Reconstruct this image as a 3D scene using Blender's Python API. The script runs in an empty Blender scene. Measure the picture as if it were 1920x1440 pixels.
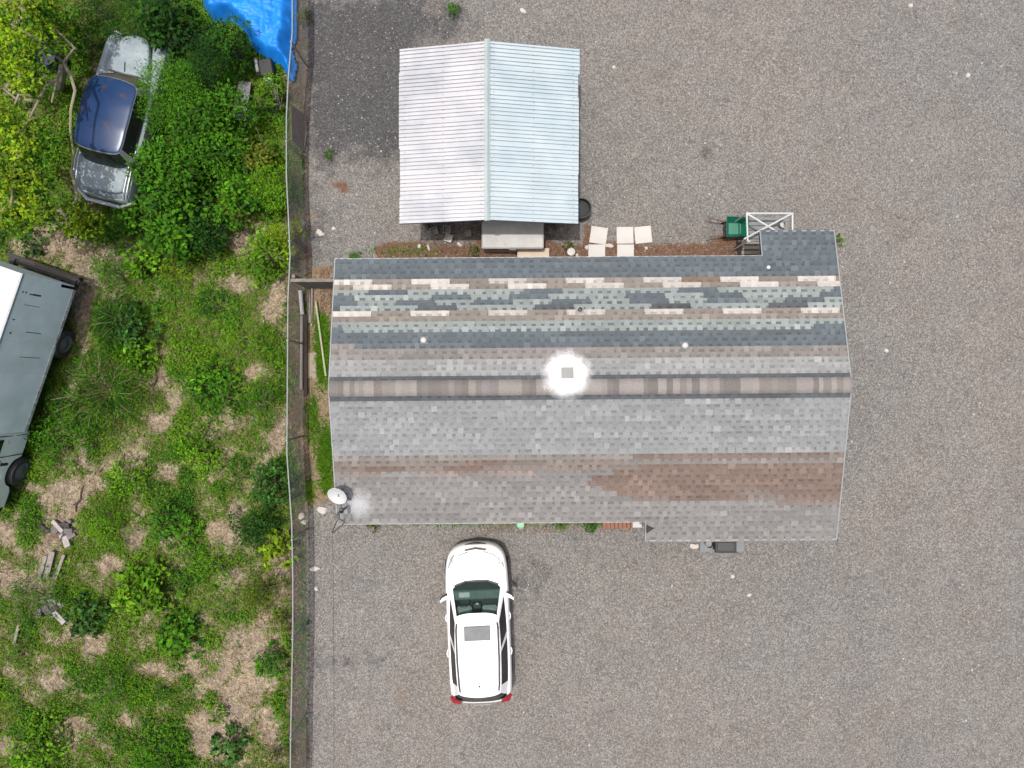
import bpy, bmesh, math, random
import numpy as np
from mathutils import Vector, Matrix

SC = bpy.context.scene
COL = SC.collection
RNG = np.random.default_rng(7)
random.seed(7)
R = math.radians

# ------------------------------------------------------------------ camera
H = 21.0                      # drone height, metres
F = 1323.0                    # focal length in pixels of a 1920 wide frame (about 25 mm full-frame)
cam_d = bpy.data.cameras.new("camera")
cam_d.sensor_width = 36.0
cam_d.lens = 36.0 * F / 1920.0
cam_d.clip_start = 0.1
cam_d.clip_end = 2000.0
cam = bpy.data.objects.new("camera", cam_d)
cam.location = (0, 0, H)
cam.rotation_euler = (0, 0, 0)   # straight down, image top = +Y
COL.objects.link(cam)
SC.camera = cam

# ------------------------------------------------------------------ sky and sun
SUN_DIR = Vector((-0.115, -0.01, 1.0)).normalized()     # towards the sun
elev = math.asin(SUN_DIR.z)
world = bpy.data.worlds.new("World")
SC.world = world
world.use_nodes = True
wn = world.node_tree.nodes
wl = world.node_tree.links
wn.clear()
wo = wn.new("ShaderNodeOutputWorld")
wb = wn.new("ShaderNodeBackground")
ws = wn.new("ShaderNodeTexSky")
ws.sky_type = 'NISHITA'
ws.sun_disc = False
ws.sun_elevation = elev
ws.sun_rotation = math.atan2(SUN_DIR.x, SUN_DIR.y)
ws.altitude = 10
ws.air_density = 1.0
ws.dust_density = 7.0
ws.ozone_density = 1.0
wb.inputs[1].default_value = 0.15
wl.new(ws.outputs[0], wb.inputs[0])
wl.new(wb.outputs[0], wo.inputs[0])

sun_d = bpy.data.lights.new("sun", 'SUN')
sun_d.energy = 3.0
sun_d.angle = R(0.53)
sun_d.color = (1.0, 0.965, 0.90)
sun = bpy.data.objects.new("sun", sun_d)
sun.rotation_euler = SUN_DIR.to_track_quat('Z', 'Y').to_euler()
sun.location = SUN_DIR * 60
COL.objects.link(sun)

SC.view_settings.view_transform = 'Standard'
SC.view_settings.look = 'None'
SC.view_settings.gamma = 1.0
SC.view_settings.exposure = 0.33
SC.view_settings.use_curve_mapping = False
SC.render.engine = 'CYCLES'
SC.cycles.max_bounces = 5
SC.cycles.diffuse_bounces = 3
SC.cycles.transmission_bounces = 3
SC.cycles.transparent_max_bounces = 8

# ------------------------------------------------------------------ helpers
def W(px, py, z=0.0):
    """true position of the point that lies at height z under this place of a plan survey"""
    k = (H - z) / F
    return ((px - 960) * k, (720 - py) * k, z)

def lin(c):
    c = c / 255.0
    return c / 12.92 if c <= 0.04045 else ((c + 0.055) / 1.055) ** 2.4

LK = 2.2
def C(r, g, b, k=1.0):
    """surface albedo from the colour it shows in full daylight"""
    return tuple(min(0.82, lin(v) / LK * k) for v in (r, g, b))

def vnoise(x, y, scale, seed=0):
    """smooth value noise 0..1 on arrays"""
    rg = np.random.default_rng(1000 + seed)
    G = rg.random((256, 256))
    x = np.asarray(x) * scale; y = np.asarray(y) * scale
    xi = np.floor(x).astype(int); yi = np.floor(y).astype(int)
    fx = x - xi; fy = y - yi
    fx = fx * fx * (3 - 2 * fx); fy = fy * fy * (3 - 2 * fy)
    a = G[xi % 256, yi % 256]; b = G[(xi + 1) % 256, yi % 256]
    c = G[xi % 256, (yi + 1) % 256]; d = G[(xi + 1) % 256, (yi + 1) % 256]
    return (a * (1 - fx) + b * fx) * (1 - fy) + (c * (1 - fx) + d * fx) * fy

def fbm(x, y, scale, seed=0, oct=4):
    t = 0; a = 0.5; n = 0
    for i in range(oct):
        t = t + a * vnoise(x, y, scale * 2 ** i, seed + i); n += a; a *= 0.5
    return t / n

def sstep(a, b, x):
    t = np.clip((x - a) / (b - a), 0, 1)
    return t * t * (3 - 2 * t)

# ---- materials
MATS = {}
def mat(name, color=(0.5, 0.5, 0.5), rough=0.7, metal=0.0, var=0.15, scale=6.0, bump=0.0, bscale=40.0,
        second=None, sscale=2.0, sharp=0.12, samount=0.5, spec=0.5, attr=None, coat=0.0):
    """principled material with procedural variation, optional second colour in noise patches"""
    if name in MATS: return MATS[name]
    m = bpy.data.materials.new(name); m.use_nodes = True
    nt = m.node_tree; N = nt.nodes; L = nt.links
    p = N["Principled BSDF"]
    p.inputs["Roughness"].default_value = rough
    p.inputs["Metallic"].default_value = metal
    p.inputs["Specular IOR Level"].default_value = spec
    p.inputs["Coat Weight"].default_value = coat
    tc = N.new("ShaderNodeTexCoord")
    if attr:
        base = N.new("ShaderNodeAttribute"); base.attribute_name = attr
        csock = base.outputs["Color"]
    else:
        rgb = N.new("ShaderNodeRGB"); rgb.outputs[0].default_value = (*color, 1)
        csock = rgb.outputs[0]
    if second:
        nz = N.new("ShaderNodeTexNoise"); nz.inputs["Scale"].default_value = sscale
        nz.inputs["Detail"].default_value = 4; nz.inputs["Roughness"].default_value = 0.6
        L.new(tc.outputs["Object"], nz.inputs["Vector"])
        mr = N.new("ShaderNodeMapRange"); mr.inputs[1].default_value = samount - sharp; mr.inputs[2].default_value = samount + sharp
        L.new(nz.outputs["Fac"], mr.inputs[0])
        mx = N.new("ShaderNodeMix"); mx.data_type = 'RGBA'
        L.new(mr.outputs[0], mx.inputs[0]); L.new(csock, mx.inputs[6]); mx.inputs[7].default_value = (*second, 1)
        csock = mx.outputs[2]
    if var > 0:
        n2 = N.new("ShaderNodeTexNoise"); n2.inputs["Scale"].default_value = scale
        n2.inputs["Detail"].default_value = 3; n2.inputs["Roughness"].default_value = 0.7
        L.new(tc.outputs["Object"], n2.inputs["Vector"])
        m2 = N.new("ShaderNodeMapRange"); m2.inputs[1].default_value = 0.25; m2.inputs[2].default_value = 0.75
        m2.inputs[3].default_value = 1 - var; m2.inputs[4].default_value = 1 + var
        L.new(n2.outputs["Fac"], m2.inputs[0])
        ml = N.new("ShaderNodeVectorMath"); ml.operation = 'SCALE'
        L.new(csock, ml.inputs[0]); L.new(m2.outputs[0], ml.inputs["Scale"])
        csock = ml.outputs[0]
    L.new(csock, p.inputs["Base Color"])
    if bump > 0:
        n3 = N.new("ShaderNodeTexNoise"); n3.inputs["Scale"].default_value = bscale; n3.inputs["Detail"].default_value = 5
        L.new(tc.outputs["Object"], n3.inputs["Vector"])
        bp = N.new("ShaderNodeBump"); bp.inputs["Strength"].default_value = bump; bp.inputs["Distance"].default_value = 0.02
        L.new(n3.outputs["Fac"], bp.inputs["Height"]); L.new(bp.outputs[0], p.inputs["Normal"])
    MATS[name] = m
    return m

def leaf_mat(name, trans=0.3, rough=0.5):
    if name in MATS: return MATS[name]
    m = bpy.data.materials.new(name); m.use_nodes = True
    N = m.node_tree.nodes; L = m.node_tree.links
    p = N["Principled BSDF"]; p.inputs["Roughness"].default_value = rough; p.inputs["Specular IOR Level"].default_value = 0.06
    a = N.new("ShaderNodeAttribute"); a.attribute_name = "Col"
    L.new(a.outputs["Color"], p.inputs["Base Color"])
    t = N.new("ShaderNodeBsdfTranslucent")
    g = N.new("ShaderNodeVectorMath"); g.operation = 'MULTIPLY'; g.inputs[1].default_value = (1.3, 1.2, 0.5)
    L.new(a.outputs["Color"], g.inputs[0]); L.new(g.outputs[0], t.inputs["Color"])
    mx = N.new("ShaderNodeMixShader"); mx.inputs[0].default_value = trans
    L.new(p.outputs[0], mx.inputs[1]); L.new(t.outputs[0], mx.inputs[2])
    L.new(mx.outputs[0], N["Material Output"].inputs["Surface"])
    MATS[name] = m
    return m

def glass_mat(name, tint=(0.05, 0.07, 0.07), trans=0.5, rough=0.03):
    """dark tinted glass: part see-through, part reflecting"""
    if name in MATS: return MATS[name]
    m = bpy.data.materials.new(name); m.use_nodes = True
    N = m.node_tree.nodes; L = m.node_tree.links
    p = N["Principled BSDF"]; p.inputs["Base Color"].default_value = (*tint, 1); p.inputs["Roughness"].default_value = rough; p.inputs["Specular IOR Level"].default_value = 0.3
    t = N.new("ShaderNodeBsdfTransparent"); t.inputs["Color"].default_value = (0.72, 0.84, 0.80, 1)
    nz = N.new("ShaderNodeTexNoise"); nz.inputs["Scale"].default_value = 3.0
    mr = N.new("ShaderNodeMapRange"); mr.inputs[3].default_value = trans - 0.08; mr.inputs[4].default_value = trans + 0.08
    L.new(nz.outputs["Fac"], mr.inputs[0])
    mx = N.new("ShaderNodeMixShader")
    L.new(mr.outputs[0], mx.inputs[0]); L.new(p.outputs[0], mx.inputs[1]); L.new(t.outputs[0], mx.inputs[2])
    L.new(mx.outputs[0], N["Material Output"].inputs["Surface"])
    MATS[name] = m
    return m

# ---- objects
def tag(o, label=None, cat=None, group=None, kind=None):
    if label: o["label"] = label
    if cat: o["category"] = cat
    if group: o["group"] = group
    if kind: o["kind"] = kind
    return o

def thing(name, label, cat, loc=(0, 0, 0), rz=0.0, group=None):
    o = bpy.data.objects.new(name, None)
    o.location = loc; o.rotation_euler = (0, 0, rz)
    COL.objects.link(o)
    return tag(o, label, cat, group)

def link(name, me, m=None, parent=None, loc=None, rot=None, smooth=None):
    o = bpy.data.objects.new(name, me)
    if m is not None and not me.materials: me.materials.append(m)
    if parent is not None: o.parent = parent
    if loc is not None: o.location = loc
    if rot is not None: o.rotation_euler = rot
    if smooth is not None:
        me.polygons.foreach_set("use_smooth", [True] * len(me.polygons))
        try: me.set_sharp_from_angle(angle=R(smooth))
        except Exception: pass
    COL.objects.link(o)
    return o

class MB:
    """collects simple shapes into one mesh"""
    def __init__(s): s.v = []; s.f = []
    def add(s, v, f):
        n = len(s.v); s.v += [tuple(p) for p in v]; s.f += [tuple(i + n for i in q) for q in f]; return s
    def box(s, x0, x1, y0, y1, z0, z1, M=None):
        v = [Vector(p) for p in ((x0, y0, z0), (x1, y0, z0), (x1, y1, z0), (x0, y1, z0), (x0, y0, z1), (x1, y0, z1), (x1, y1, z1), (x0, y1, z1))]
        if M: v = [M @ p for p in v]
        return s.add(v, [(3, 2, 1, 0), (4, 5, 6, 7), (0, 1, 5, 4), (1, 2, 6, 5), (2, 3, 7, 6), (3, 0, 4, 7)])
    def bbox(s, x0, x1, y0, y1, z0, z1, b=0.01, M=None):
        """box with chamfered vertical and top edges"""
        def ring(i, z):
            return [(x0 + i + b, y0 + i, z), (x1 - i - b, y0 + i, z), (x1 - i, y0 + i + b, z), (x1 - i, y1 - i - b, z),
                    (x1 - i - b, y1 - i, z), (x0 + i + b, y1 - i, z), (x0 + i, y1 - i - b, z), (x0 + i, y0 + i + b, z)]
        rs = [ring(0, z0), ring(0, z1 - b), ring(b, z1)]
        if M: rs = [[M @ Vector(p) for p in r] for r in rs]
        return s.loft(rs, cap0=True, cap1=True)
    def loft(s, rings, closed=True, cap0=False, cap1=False):
        n = len(rings[0]); v = [p for r in rings for p in r]; f = []
        for k in range(len(rings) - 1):
            for i in range(n if closed else n - 1):
                j = (i + 1) % n
                f.append((k * n + i, k * n + j, (k + 1) * n + j, (k + 1) * n + i))
        if cap0: f.append(tuple(range(n - 1, -1, -1)))
        if cap1: f.append(tuple((len(rings) - 1) * n + i for i in range(n)))
        return s.add(v, f)
    def tube(s, pts, rad, n=6, cap=True):
        pts = [Vector(p) for p in pts]
        if not isinstance(rad, (list, tuple)): rad = [rad] * len(pts)
        rings = []
        up = None
        for i, p in enumerate(pts):
            d = (pts[min(i + 1, len(pts) - 1)] - pts[max(i - 1, 0)]).normalized()
            a = d.orthogonal().normalized() if up is None else (up - d * up.dot(d)).normalized()
            up = a; b = d.cross(a)
            rings.append([p + (a * math.cos(t) + b * math.sin(t)) * rad[i] for t in (2 * math.pi * k / n for k in range(n))])
        return s.loft(rings, cap0=cap, cap1=cap)
    def lathe(s, prof, n=16, M=None, cap0=False, cap1=False):
        rings = [[(r * math.cos(2 * math.pi * k / n), r * math.sin(2 * math.pi * k / n), z) for k in range(n)] for r, z in prof]
        if M: rings = [[M @ Vector(p) for p in rr] for rr in rings]
        return s.loft(rings, cap0=cap0, cap1=cap1)
    def build(s, name, m, parent=None, loc=None, rot=None, smooth=None):
        me = bpy.data.meshes.new(name); me.from_pydata(s.v, [], s.f); me.update()
        return link(name, me, m, parent, loc, rot, smooth)

def npmesh(name, V, Q, colors=None, m=None, parent=None, nv=4):
    """fast mesh from numpy arrays of verts and equal-sized faces; colors per face"""
    me = bpy.data.meshes.new(name)
    V = np.asarray(V, np.float32); Q = np.asarray(Q, np.int32)
    me.vertices.add(len(V)); me.vertices.foreach_set("co", V.ravel())
    me.loops.add(Q.size); me.loops.foreach_set("vertex_index", Q.ravel())
    me.polygons.add(len(Q)); me.polygons.foreach_set("loop_start", np.arange(0, Q.size, nv, dtype=np.int32))
    me.polygons.foreach_set("loop_total", np.full(len(Q), nv, np.int32))
    me.update(calc_edges=True)
    if colors is not None:
        a = me.attributes.new("Col", 'FLOAT_COLOR', 'FACE')
        c = np.ones((len(Q), 4), np.float32); c[:, :3] = colors
        a.data.foreach_set("color", c.ravel())
    return link(name, me, m, parent)

def nrm(v): return v / (np.linalg.norm(v, axis=1, keepdims=True) + 1e-9)

def leaves(cen, axis, nor, length, width, fold=0.15):
    """arrays -> diamond leaves (verts, quads); axis = direction the leaf points, nor = its face"""
    n = len(cen)
    axis = nrm(axis); side = nrm(np.cross(axis, nor)); up = np.cross(side, axis)
    L_ = length[:, None]; w = width[:, None]
    b = cen - axis * L_ * 0.5; t = cen + axis * L_ * 0.5 - up * L_ * fold
    l = cen + side * w * 0.5 + up * w * 0.12; r = cen - side * w * 0.5 + up * w * 0.12
    V = np.stack([b, r, t, l], 1).reshape(-1, 3)
    Q = np.arange(4 * n).reshape(n, 4)
    return V, Q

def chaikin(pts, it=2, closed=True):
    for _ in range(it):
        o = []; n = len(pts)
        for i in range(n if closed else n - 1):
            p = pts[i]; q = pts[(i + 1) % n]
            o.append(tuple(0.75 * a + 0.25 * b for a, b in zip(p, q))); o.append(tuple(0.25 * a + 0.75 * b for a, b in zip(p, q)))
        if not closed: o = [pts[0]] + o + [pts[-1]]
        pts = o
    return pts

# ================================================================== GROUND
def ground_nodes(name):
    m = bpy.data.materials.new(name); m.use_nodes = True
    nt = m.node_tree
    N = nt.nodes; L = nt.links
    p = N["Principled BSDF"]; p.inputs["Roughness"].default_value = 0.95; p.inputs["Specular IOR Level"].default_value = 0.15
    geo = N.new("ShaderNodeNewGeometry")
    def noise(scale, detail=6, rough=0.6):
        n = N.new("ShaderNodeTexNoise"); n.inputs["Scale"].default_value = scale
        n.inputs["Detail"].default_value = min(detail, 4); n.inputs["Roughness"].default_value = rough
        L.new(geo.outputs["Position"], n.inputs["Vector"]); return n.outputs["Fac"]
    def voro(scale):
        v = N.new("ShaderNodeTexVoronoi"); v.inputs["Scale"].default_value = scale
        L.new(geo.outputs["Position"], v.inputs["Vector"]); return v
    def rng(s, a, b, c=0.0, d=1.0):
        r = N.new("ShaderNodeMapRange"); r.inputs[1].default_value = a; r.inputs[2].default_value = b
        r.inputs[3].default_value = c; r.inputs[4].default_value = d; L.new(s, r.inputs[0]); return r.outputs[0]
    def mix(f, a, b):
        x = N.new("ShaderNodeMix"); x.data_type = 'RGBA'; L.new(f, x.inputs[0])
        for i, s in ((6, a), (7, b)):
            if isinstance(s, tuple): x.inputs[i].default_value = (*s, 1)
            else: L.new(s, x.inputs[i])
        return x.outputs[2]
    def math_(op, a, b):
        x = N.new("ShaderNodeMath"); x.operation = op
        for i, s in ((0, a), (1, b)):
            if isinstance(s, (int, float)): x.inputs[i].default_value = s
            else: L.new(s, x.inputs[i])
        return x.outputs[0]
    def scale(c, f):
        x = N.new("ShaderNodeVectorMath"); x.operation = 'SCALE'; L.new(c, x.inputs[0]); L.new(f, x.inputs["Scale"]); return x.outputs[0]
    def attr(nm):
        a = N.new("ShaderNodeAttribute"); a.attribute_name = nm; return a.outputs["Fac"]
    def bump(h, s, d):
        b = N.new("ShaderNodeBump"); b.inputs["Strength"].default_value = s; b.inputs["Distance"].default_value = d
        L.new(h, b.inputs["Height"]); L.new(b.outputs[0], p.inputs["Normal"])
    return m, p, L, noise, voro, rng, mix, math_, scale, attr, bump

# ---- gravel material
GR_M, p, L, noise, voro, rng, mix, math_, scale, attr, bump = ground_nodes("gravel")
v1 = voro(27.0); v2 = voro(60.0)
sep = GR_M.node_tree.nodes.new("ShaderNodeSeparateColor"); L.new(v1.outputs["Color"], sep.inputs[0])
sep2 = GR_M.node_tree.nodes.new("ShaderNodeSeparateColor"); L.new(v2.outputs["Color"], sep2.inputs[0])
big = rng(noise(0.16, 5, 0.55), 0.35, 0.65)
mid = rng(noise(0.9, 6, 0.65), 0.3, 0.7)
col = mix(big, C(156, 150, 144), C(149, 148, 146))
col = mix(rng(noise(0.35, 5, 0.6), 0.50, 0.70, 0.0, 0.4), col, C(150, 141, 132))
col = mix(rng(noise(0.55, 5, 0.65), 0.54, 0.70, 0.0, 0.35), col, C(138, 137, 136))
col = scale(col, rng(mid, 0, 1, 0.92, 1.07))
g1 = rng(sep.outputs[0], 0, 1, 0.70, 1.30)
g2 = rng(sep2.outputs[0], 0, 1, 0.62, 1.38)
col = scale(col, math_('MULTIPLY', g1, g2))
light = rng(sep.outputs[1], 0.955, 0.97)
col = mix(math_('MULTIPLY', light, 0.35), col, C(226, 220, 210))
col = mix(math_('MULTIPLY', rng(sep2.outputs[1], 0.93, 0.95), 0.6), col, C(88, 85, 82))
# damp dark stain, sandy soil and rusty litter, from survey masks on the sheet
nf = noise(2.3, 7, 0.7)
st = rng(math_('ADD', attr("stain"), math_('MULTIPLY', math_('SUBTRACT', nf, 0.5), 2.0)), 0.15, 0.75)
dk = GR_M.node_tree.nodes.new("ShaderNodeVectorMath"); dk.operation = 'MULTIPLY'; L.new(col, dk.inputs[0]); dk.inputs[1].default_value = (0.36, 0.39, 0.44)
col = mix(math_('MULTIPLY', st, 0.9), col, dk.outputs[0])
tn = rng(math_('ADD', attr("tan"), math_('MULTIPLY', math_('SUBTRACT', noise(3.5, 7, 0.7), 0.5), 0.9)), 0.38, 0.62)
tanc = scale(mix(rng(noise(9, 6, 0.7), 0.4, 0.6), C(178, 154, 128), C(150, 128, 104)), rng(sep2.outputs[0], 0, 1, 0.75, 1.2))
col = mix(tn, col, tanc)
so = rng(math_('ADD', attr("soil"), math_('MULTIPLY', math_('SUBTRACT', noise(4.0, 7, 0.7), 0.5), 0.9)), 0.38, 0.62)
soc = scale(mix(rng(noise(7, 6, 0.7), 0.4, 0.62), C(150, 112, 90), C(126, 98, 82)), rng(sep2.outputs[0], 0, 1, 0.7, 1.25))
col = mix(so, col, soc)
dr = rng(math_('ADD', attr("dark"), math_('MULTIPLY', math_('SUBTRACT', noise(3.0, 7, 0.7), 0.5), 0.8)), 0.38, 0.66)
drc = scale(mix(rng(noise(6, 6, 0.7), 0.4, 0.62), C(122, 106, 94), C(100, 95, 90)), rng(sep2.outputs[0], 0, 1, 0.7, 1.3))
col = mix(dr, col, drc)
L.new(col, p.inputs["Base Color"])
bump(math_('ADD', math_('MULTIPLY', v1.outputs["Distance"], -1.0), math_('MULTIPLY', v2.outputs["Distance"], -0.6)), 0.4, 0.03)

def grid_mesh(name, x0, x1, y0, y1, step, zf=None):
    nx = int(round((x1 - x0) / step)); ny = int(round((y1 - y0) / step))
    xs = np.linspace(x0, x1, nx + 1); ys = np.linspace(y0, y1, ny + 1)
    X, Y = np.meshgrid(xs, ys)
    X = X.ravel(); Y = Y.ravel()
    Z = zf(X, Y) if zf else np.zeros_like(X)
    i = np.arange(nx)[None, :] + (np.arange(ny) * (nx + 1))[:, None]
    i = i.ravel()
    Q = np.stack([i, i + 1, i + nx + 2, i + nx + 1], 1)
    return np.stack([X, Y, Z], 1), Q, X, Y

def set_attr(me, nm, val):
    a = me.attributes.new(nm, 'FLOAT', 'POINT'); a.data.foreach_set("value", np.asarray(val, np.float32))

def blob(PX, PY, cx, cy, rx, ry):
    return np.exp(-(((PX - cx) / rx) ** 2 + ((PY - cy) / ry) ** 2))

def rect(PX, PY, x0, x1, y0, y1, s=12.0):
    return sstep(x0 - s, x0 + s, PX) * (1 - sstep(x1 - s, x1 + s, PX)) * sstep(y0 - s, y0 + s, PY) * (1 - sstep(y1 - s, y1 + s, PY))

far = MB(); far.box(-700, 700, -700, 700, -0.5, -0.006)
tag(far.build("ground", GR_M), kind="structure")

V, Q, X, Y = grid_mesh("gravel", -6.75, 16.6, -12.6, 12.6, 0.1)
lot = npmesh("gravel_lot", V, Q, None, GR_M); tag(lot, kind="structure")
PX = X * 63 + 960 + 44 * (fbm(X + 30, Y + 30, 1.1, 150, 5) - .5); PY = 720 - Y * 63 + 40 * (fbm(X + 30, Y + 30, 1.1, 160, 5) - .5)
stain = 1.2 * sum(a * blob(PX, PY, *b) for a, b in ((.8, (655, 120, 90, 110)), (.7, (760, 40, 85, 55)), (.75, (700, 215, 60, 85)),
        (.6, (610, 250, 40, 70)), (.6, (725, 150, 45, 110)), (.5, (600, 60, 50, 70)), (.35, (640, 1235, 40, 20)), (.35, (716, 1240, 30, 14)),
        (.4, (1330, 295, 16, 14)), (.4, (855, 40, 30, 40)), (.35, (590, 440, 40, 60)), (.3, (1000, 1090, 60, 40))))
soil = np.clip(rect(PX, PY, 715, 1400, 452, 500, 10) * 0.85 + 0.8 * blob(PX, PY, 632, 350, 12, 18) + .45 * blob(PX, PY, 690, 85, 16, 12) + .7 * blob(PX, PY, 1098, 440, 12, 40)
        + .45 * rect(PX, PY, 900, 1010, 960, 1000, 14) + .5 * blob(PX, PY, 1150, 985, 50, 12) + .6 * blob(PX, PY, 568, 490, 14, 40) + .5 * blob(PX, PY, 570, 150, 10, 60)
        + .5 * blob(PX, PY, 570, 1060, 8, 60) + .4 * blob(PX, PY, 612, 560, 16, 40), 0, 1)
tan_ = np.clip(rect(PX, PY, 566, 650, 500, 948, 12) * 0.8 + .45 * blob(PX, PY, 745, 1320, 30, 26) + .4 * blob(PX, PY, 800, 1310, 10, 30) + .3 * blob(PX, PY, 750, 1270, 30, 30)
        + .38 * blob(PX, PY, 690, 400, 55, 60) + .36 * blob(PX, PY, 610, 180, 40, 40) + .36 * blob(PX, PY, 820, 20, 50, 30) + .4 * blob(PX, PY, 580, 400, 16, 70) + .3 * blob(PX, PY, 700, 90, 30, 20), 0, 1)
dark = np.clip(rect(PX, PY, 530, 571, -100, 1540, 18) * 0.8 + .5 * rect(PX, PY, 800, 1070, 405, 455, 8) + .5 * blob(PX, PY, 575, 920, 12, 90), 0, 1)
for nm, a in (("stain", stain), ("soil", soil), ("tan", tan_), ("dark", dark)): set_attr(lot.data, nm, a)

# ---- loose stones lying on the gravel: too many and too small to count
def stones(name, n, smin, smax, seed, label, bright):
    rg = np.random.default_rng(seed)
    x = rg.uniform(-5.9, 15.5, n); y = rg.uniform(-11.9, 11.9, n)
    s = smin + (smax - smin) * rg.random(n) ** 2
    octa = np.array([(1, 0, 0), (0, 1, 0), (-1, 0, 0), (0, -1, 0), (0, 0, .8), (0, 0, -.2)])
    tri = np.array([(0, 1, 4), (1, 2, 4), (2, 3, 4), (3, 0, 4)])
    jit = 1 + 0.5 * (rg.random((n, 6, 3)) - 0.5)
    P = octa[None] * jit * s[:, None, None] * np.array([1, 1, 0.75])
    a = rg.uniform(0, 6.28, n); ca, sa = np.cos(a)[:, None], np.sin(a)[:, None]
    st_ = rg.uniform(.6, 1.0, n)[:, None]
    px = P[:, :, 0]; py = P[:, :, 1] * st_
    PXr = px * ca - py * sa + x[:, None]; PYr = px * sa + py * ca + y[:, None]
    Vv = np.stack([PXr, PYr, P[:, :, 2] + 0.004], 2).reshape(-1, 3)
    T = (tri[None] + (np.arange(n) * 6)[:, None, None]).reshape(-1, 3)
    base = np.array(C(158, 153, 147)); g = rg.uniform(*bright, n)[:, None] * base[None] * (1 + 0.06 * rg.standard_normal((n, 3)))
    tag(npmesh(name, Vv, T, np.repeat(np.clip(g, 0.02, 0.75), 4, 0), mat("stone", rough=0.9, attr="Col", var=0.2, scale=60, spec=0.2), nv=3), label, kind="stuff")
stones("gravel_stones", 30000, 0.012, 0.034, 3, "loose grey gravel scattered over the lot", (0.55, 1.6))
stones("pale_stones", 420, 0.018, 0.05, 4, "scattered pale stones on the gravel lot", (1.4, 2.2))

# ---- overgrown lot west of the fence
FENCE_X = -6.18
def lot_z(x, y):
    e = sstep(0.05, 1.0, FENCE_X + 0.1 - np.asarray(x))
    return 0.006 + e * (0.12 * fbm(x + 40, y + 40, 0.7, 20) + 0.03 * fbm(x + 40, y + 40, 3.0, 25))
OV_M, p, L, noise, voro, rng, mix, math_, scale, attr, bump = ground_nodes("sandy_weedy_soil")
vv = voro(30.0)
sp = OV_M.node_tree.nodes.new("ShaderNodeSeparateColor"); L.new(vv.outputs["Color"], sp.inputs[0])
sand = mix(rng(noise(1.3, 6, .7), .38, .62), C(194, 174, 150), C(166, 150, 138))
sand = mix(rng(noise(8, 7, .75), .45, .6), sand, C(214, 198, 168))
sand = mix(rng(noise(3.2, 4, .7), .50, .68, 0, .75), sand, C(142, 122, 104))
sand = mix(rng(noise(16, 7, .75), .52, .64), sand, C(104, 86, 66))
sand = scale(sand, rng(sp.outputs[0], 0, 1, .72, 1.25))
thatch = mix(rng(noise(5, 7, .7), .4, .6), C(112, 112, 62), C(140, 126, 92))
thatch = scale(thatch, rng(sp.outputs[0], 0, 1, .6, 1.25))
gf = rng(math_('ADD', attr("green"), math_('MULTIPLY', math_('SUBTRACT', noise(4.0, 7, .7), .5), .8)), .32, .62)
col = mix(gf, sand, thatch)
col = mix(rng(attr("litter"), .3, .7, 0, .85), col, scale(mix(rng(noise(9, 7, .7), .4, .6), C(112, 84, 64), C(80, 68, 58)), rng(sp.outputs[0], 0, 1, .6, 1.3)))
L.new(col, p.inputs["Base Color"])
bump(math_('ADD', noise(25, 6, .7), math_('MULTIPLY', vv.outputs["Distance"], .6)), .6, .04)
V, Q, X, Y = grid_mesh("lot", -22, FENCE_X + .1, -13, 13, 0.08, lot_z)
ek = FENCE_X - .12 + .3 * (fbm(X + 5, Y + 5, 1.4, 61, 4) - .5)
Q = Q[(X < ek)[Q].all(1)]
ov = npmesh("overgrown_lot", V, Q, None, OV_M); tag(ov, kind="structure")
BARE = [(97, 1060, 34, 40), (120, 1000, 20, 16), (230, 470, 80, 30), (470, 440, 40, 30), (440, 530, 26, 22), (90, 445, 60, 32), (225, 565, 22, 20), (500, 590, 34, 26), (300, 660, 26, 18),
        (330, 880, 34, 26), (250, 870, 34, 34), (250, 1010, 32, 20), (215, 1055, 34, 18), (425, 985, 40, 34), (25, 1000, 30, 40), (60, 1090, 26, 22),
        (110, 935, 50, 30), (160, 905, 44, 26), (440, 1285, 60, 60), (390, 1355, 46, 28), (180, 1210, 26, 26), (50, 1265, 46, 36), (150, 1365, 36, 30),
        (455, 1345, 40, 40), (500, 860, 30, 22), (525, 800, 16, 60), (310, 790, 22, 22), (20, 1090, 20, 40), (470, 1180, 40, 30), (500, 1240, 30, 60),
        (270, 1135, 18, 18), (290, 720, 26, 40), (330, 745, 20, 16), (130, 1190, 44, 20), (400, 1400, 44, 26), (510, 1380, 20, 50), (440, 1080, 30, 16),
        (160, 560, 22, 80), (300, 1255, 24, 18), (520, 1060, 18, 40), (240, 1350, 20, 16), (30, 1400, 30, 20), (520, 560, 20, 30), (480, 690, 20, 24)]
def greenness(x, y):
    PX = x * 63 + 960; PY = 720 - y * 63
    g = 0.66 + 1.0 * (fbm(x + 50, y + 50, 0.9, 40, 5) - 0.5) + 1.1 * (fbm(x + 50, y + 50, 2.6, 47, 4) - 0.5)
    for cx, cy, rx, ry in BARE: g = g - 0.58 * blob(PX, PY, cx, cy, rx * 1.05, ry * 1.05)
    g = g - 0.55 * sstep(532, 556, PX) + 0.35 * rect(PX, PY, 260, 520, -50, 440, 30) + 0.12 * rect(PX, PY, 250, 520, 560, 780, 40)
    return np.clip(g, 0, 1.2)
PX = X * 63 + 960; PY = 720 - Y * 63
set_attr(ov.data, "green", np.clip(greenness(X, Y), 0, 1))
set_attr(ov.data, "litter", np.clip(0.8 * rect(PX, PY, 538, 620, -200, 1600, 16) + .8 * blob(PX, PY, 110, 200, 90, 110) + .5 * blob(PX, PY, 160, 400, 60, 40)
        + .6 * blob(PX, PY, 110, 1000, 26, 26) + .5 * blob(PX, PY, 90, 1110, 40, 24) + .6 * blob(PX, PY, 490, 240, 30, 40), 0, 1))

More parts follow.
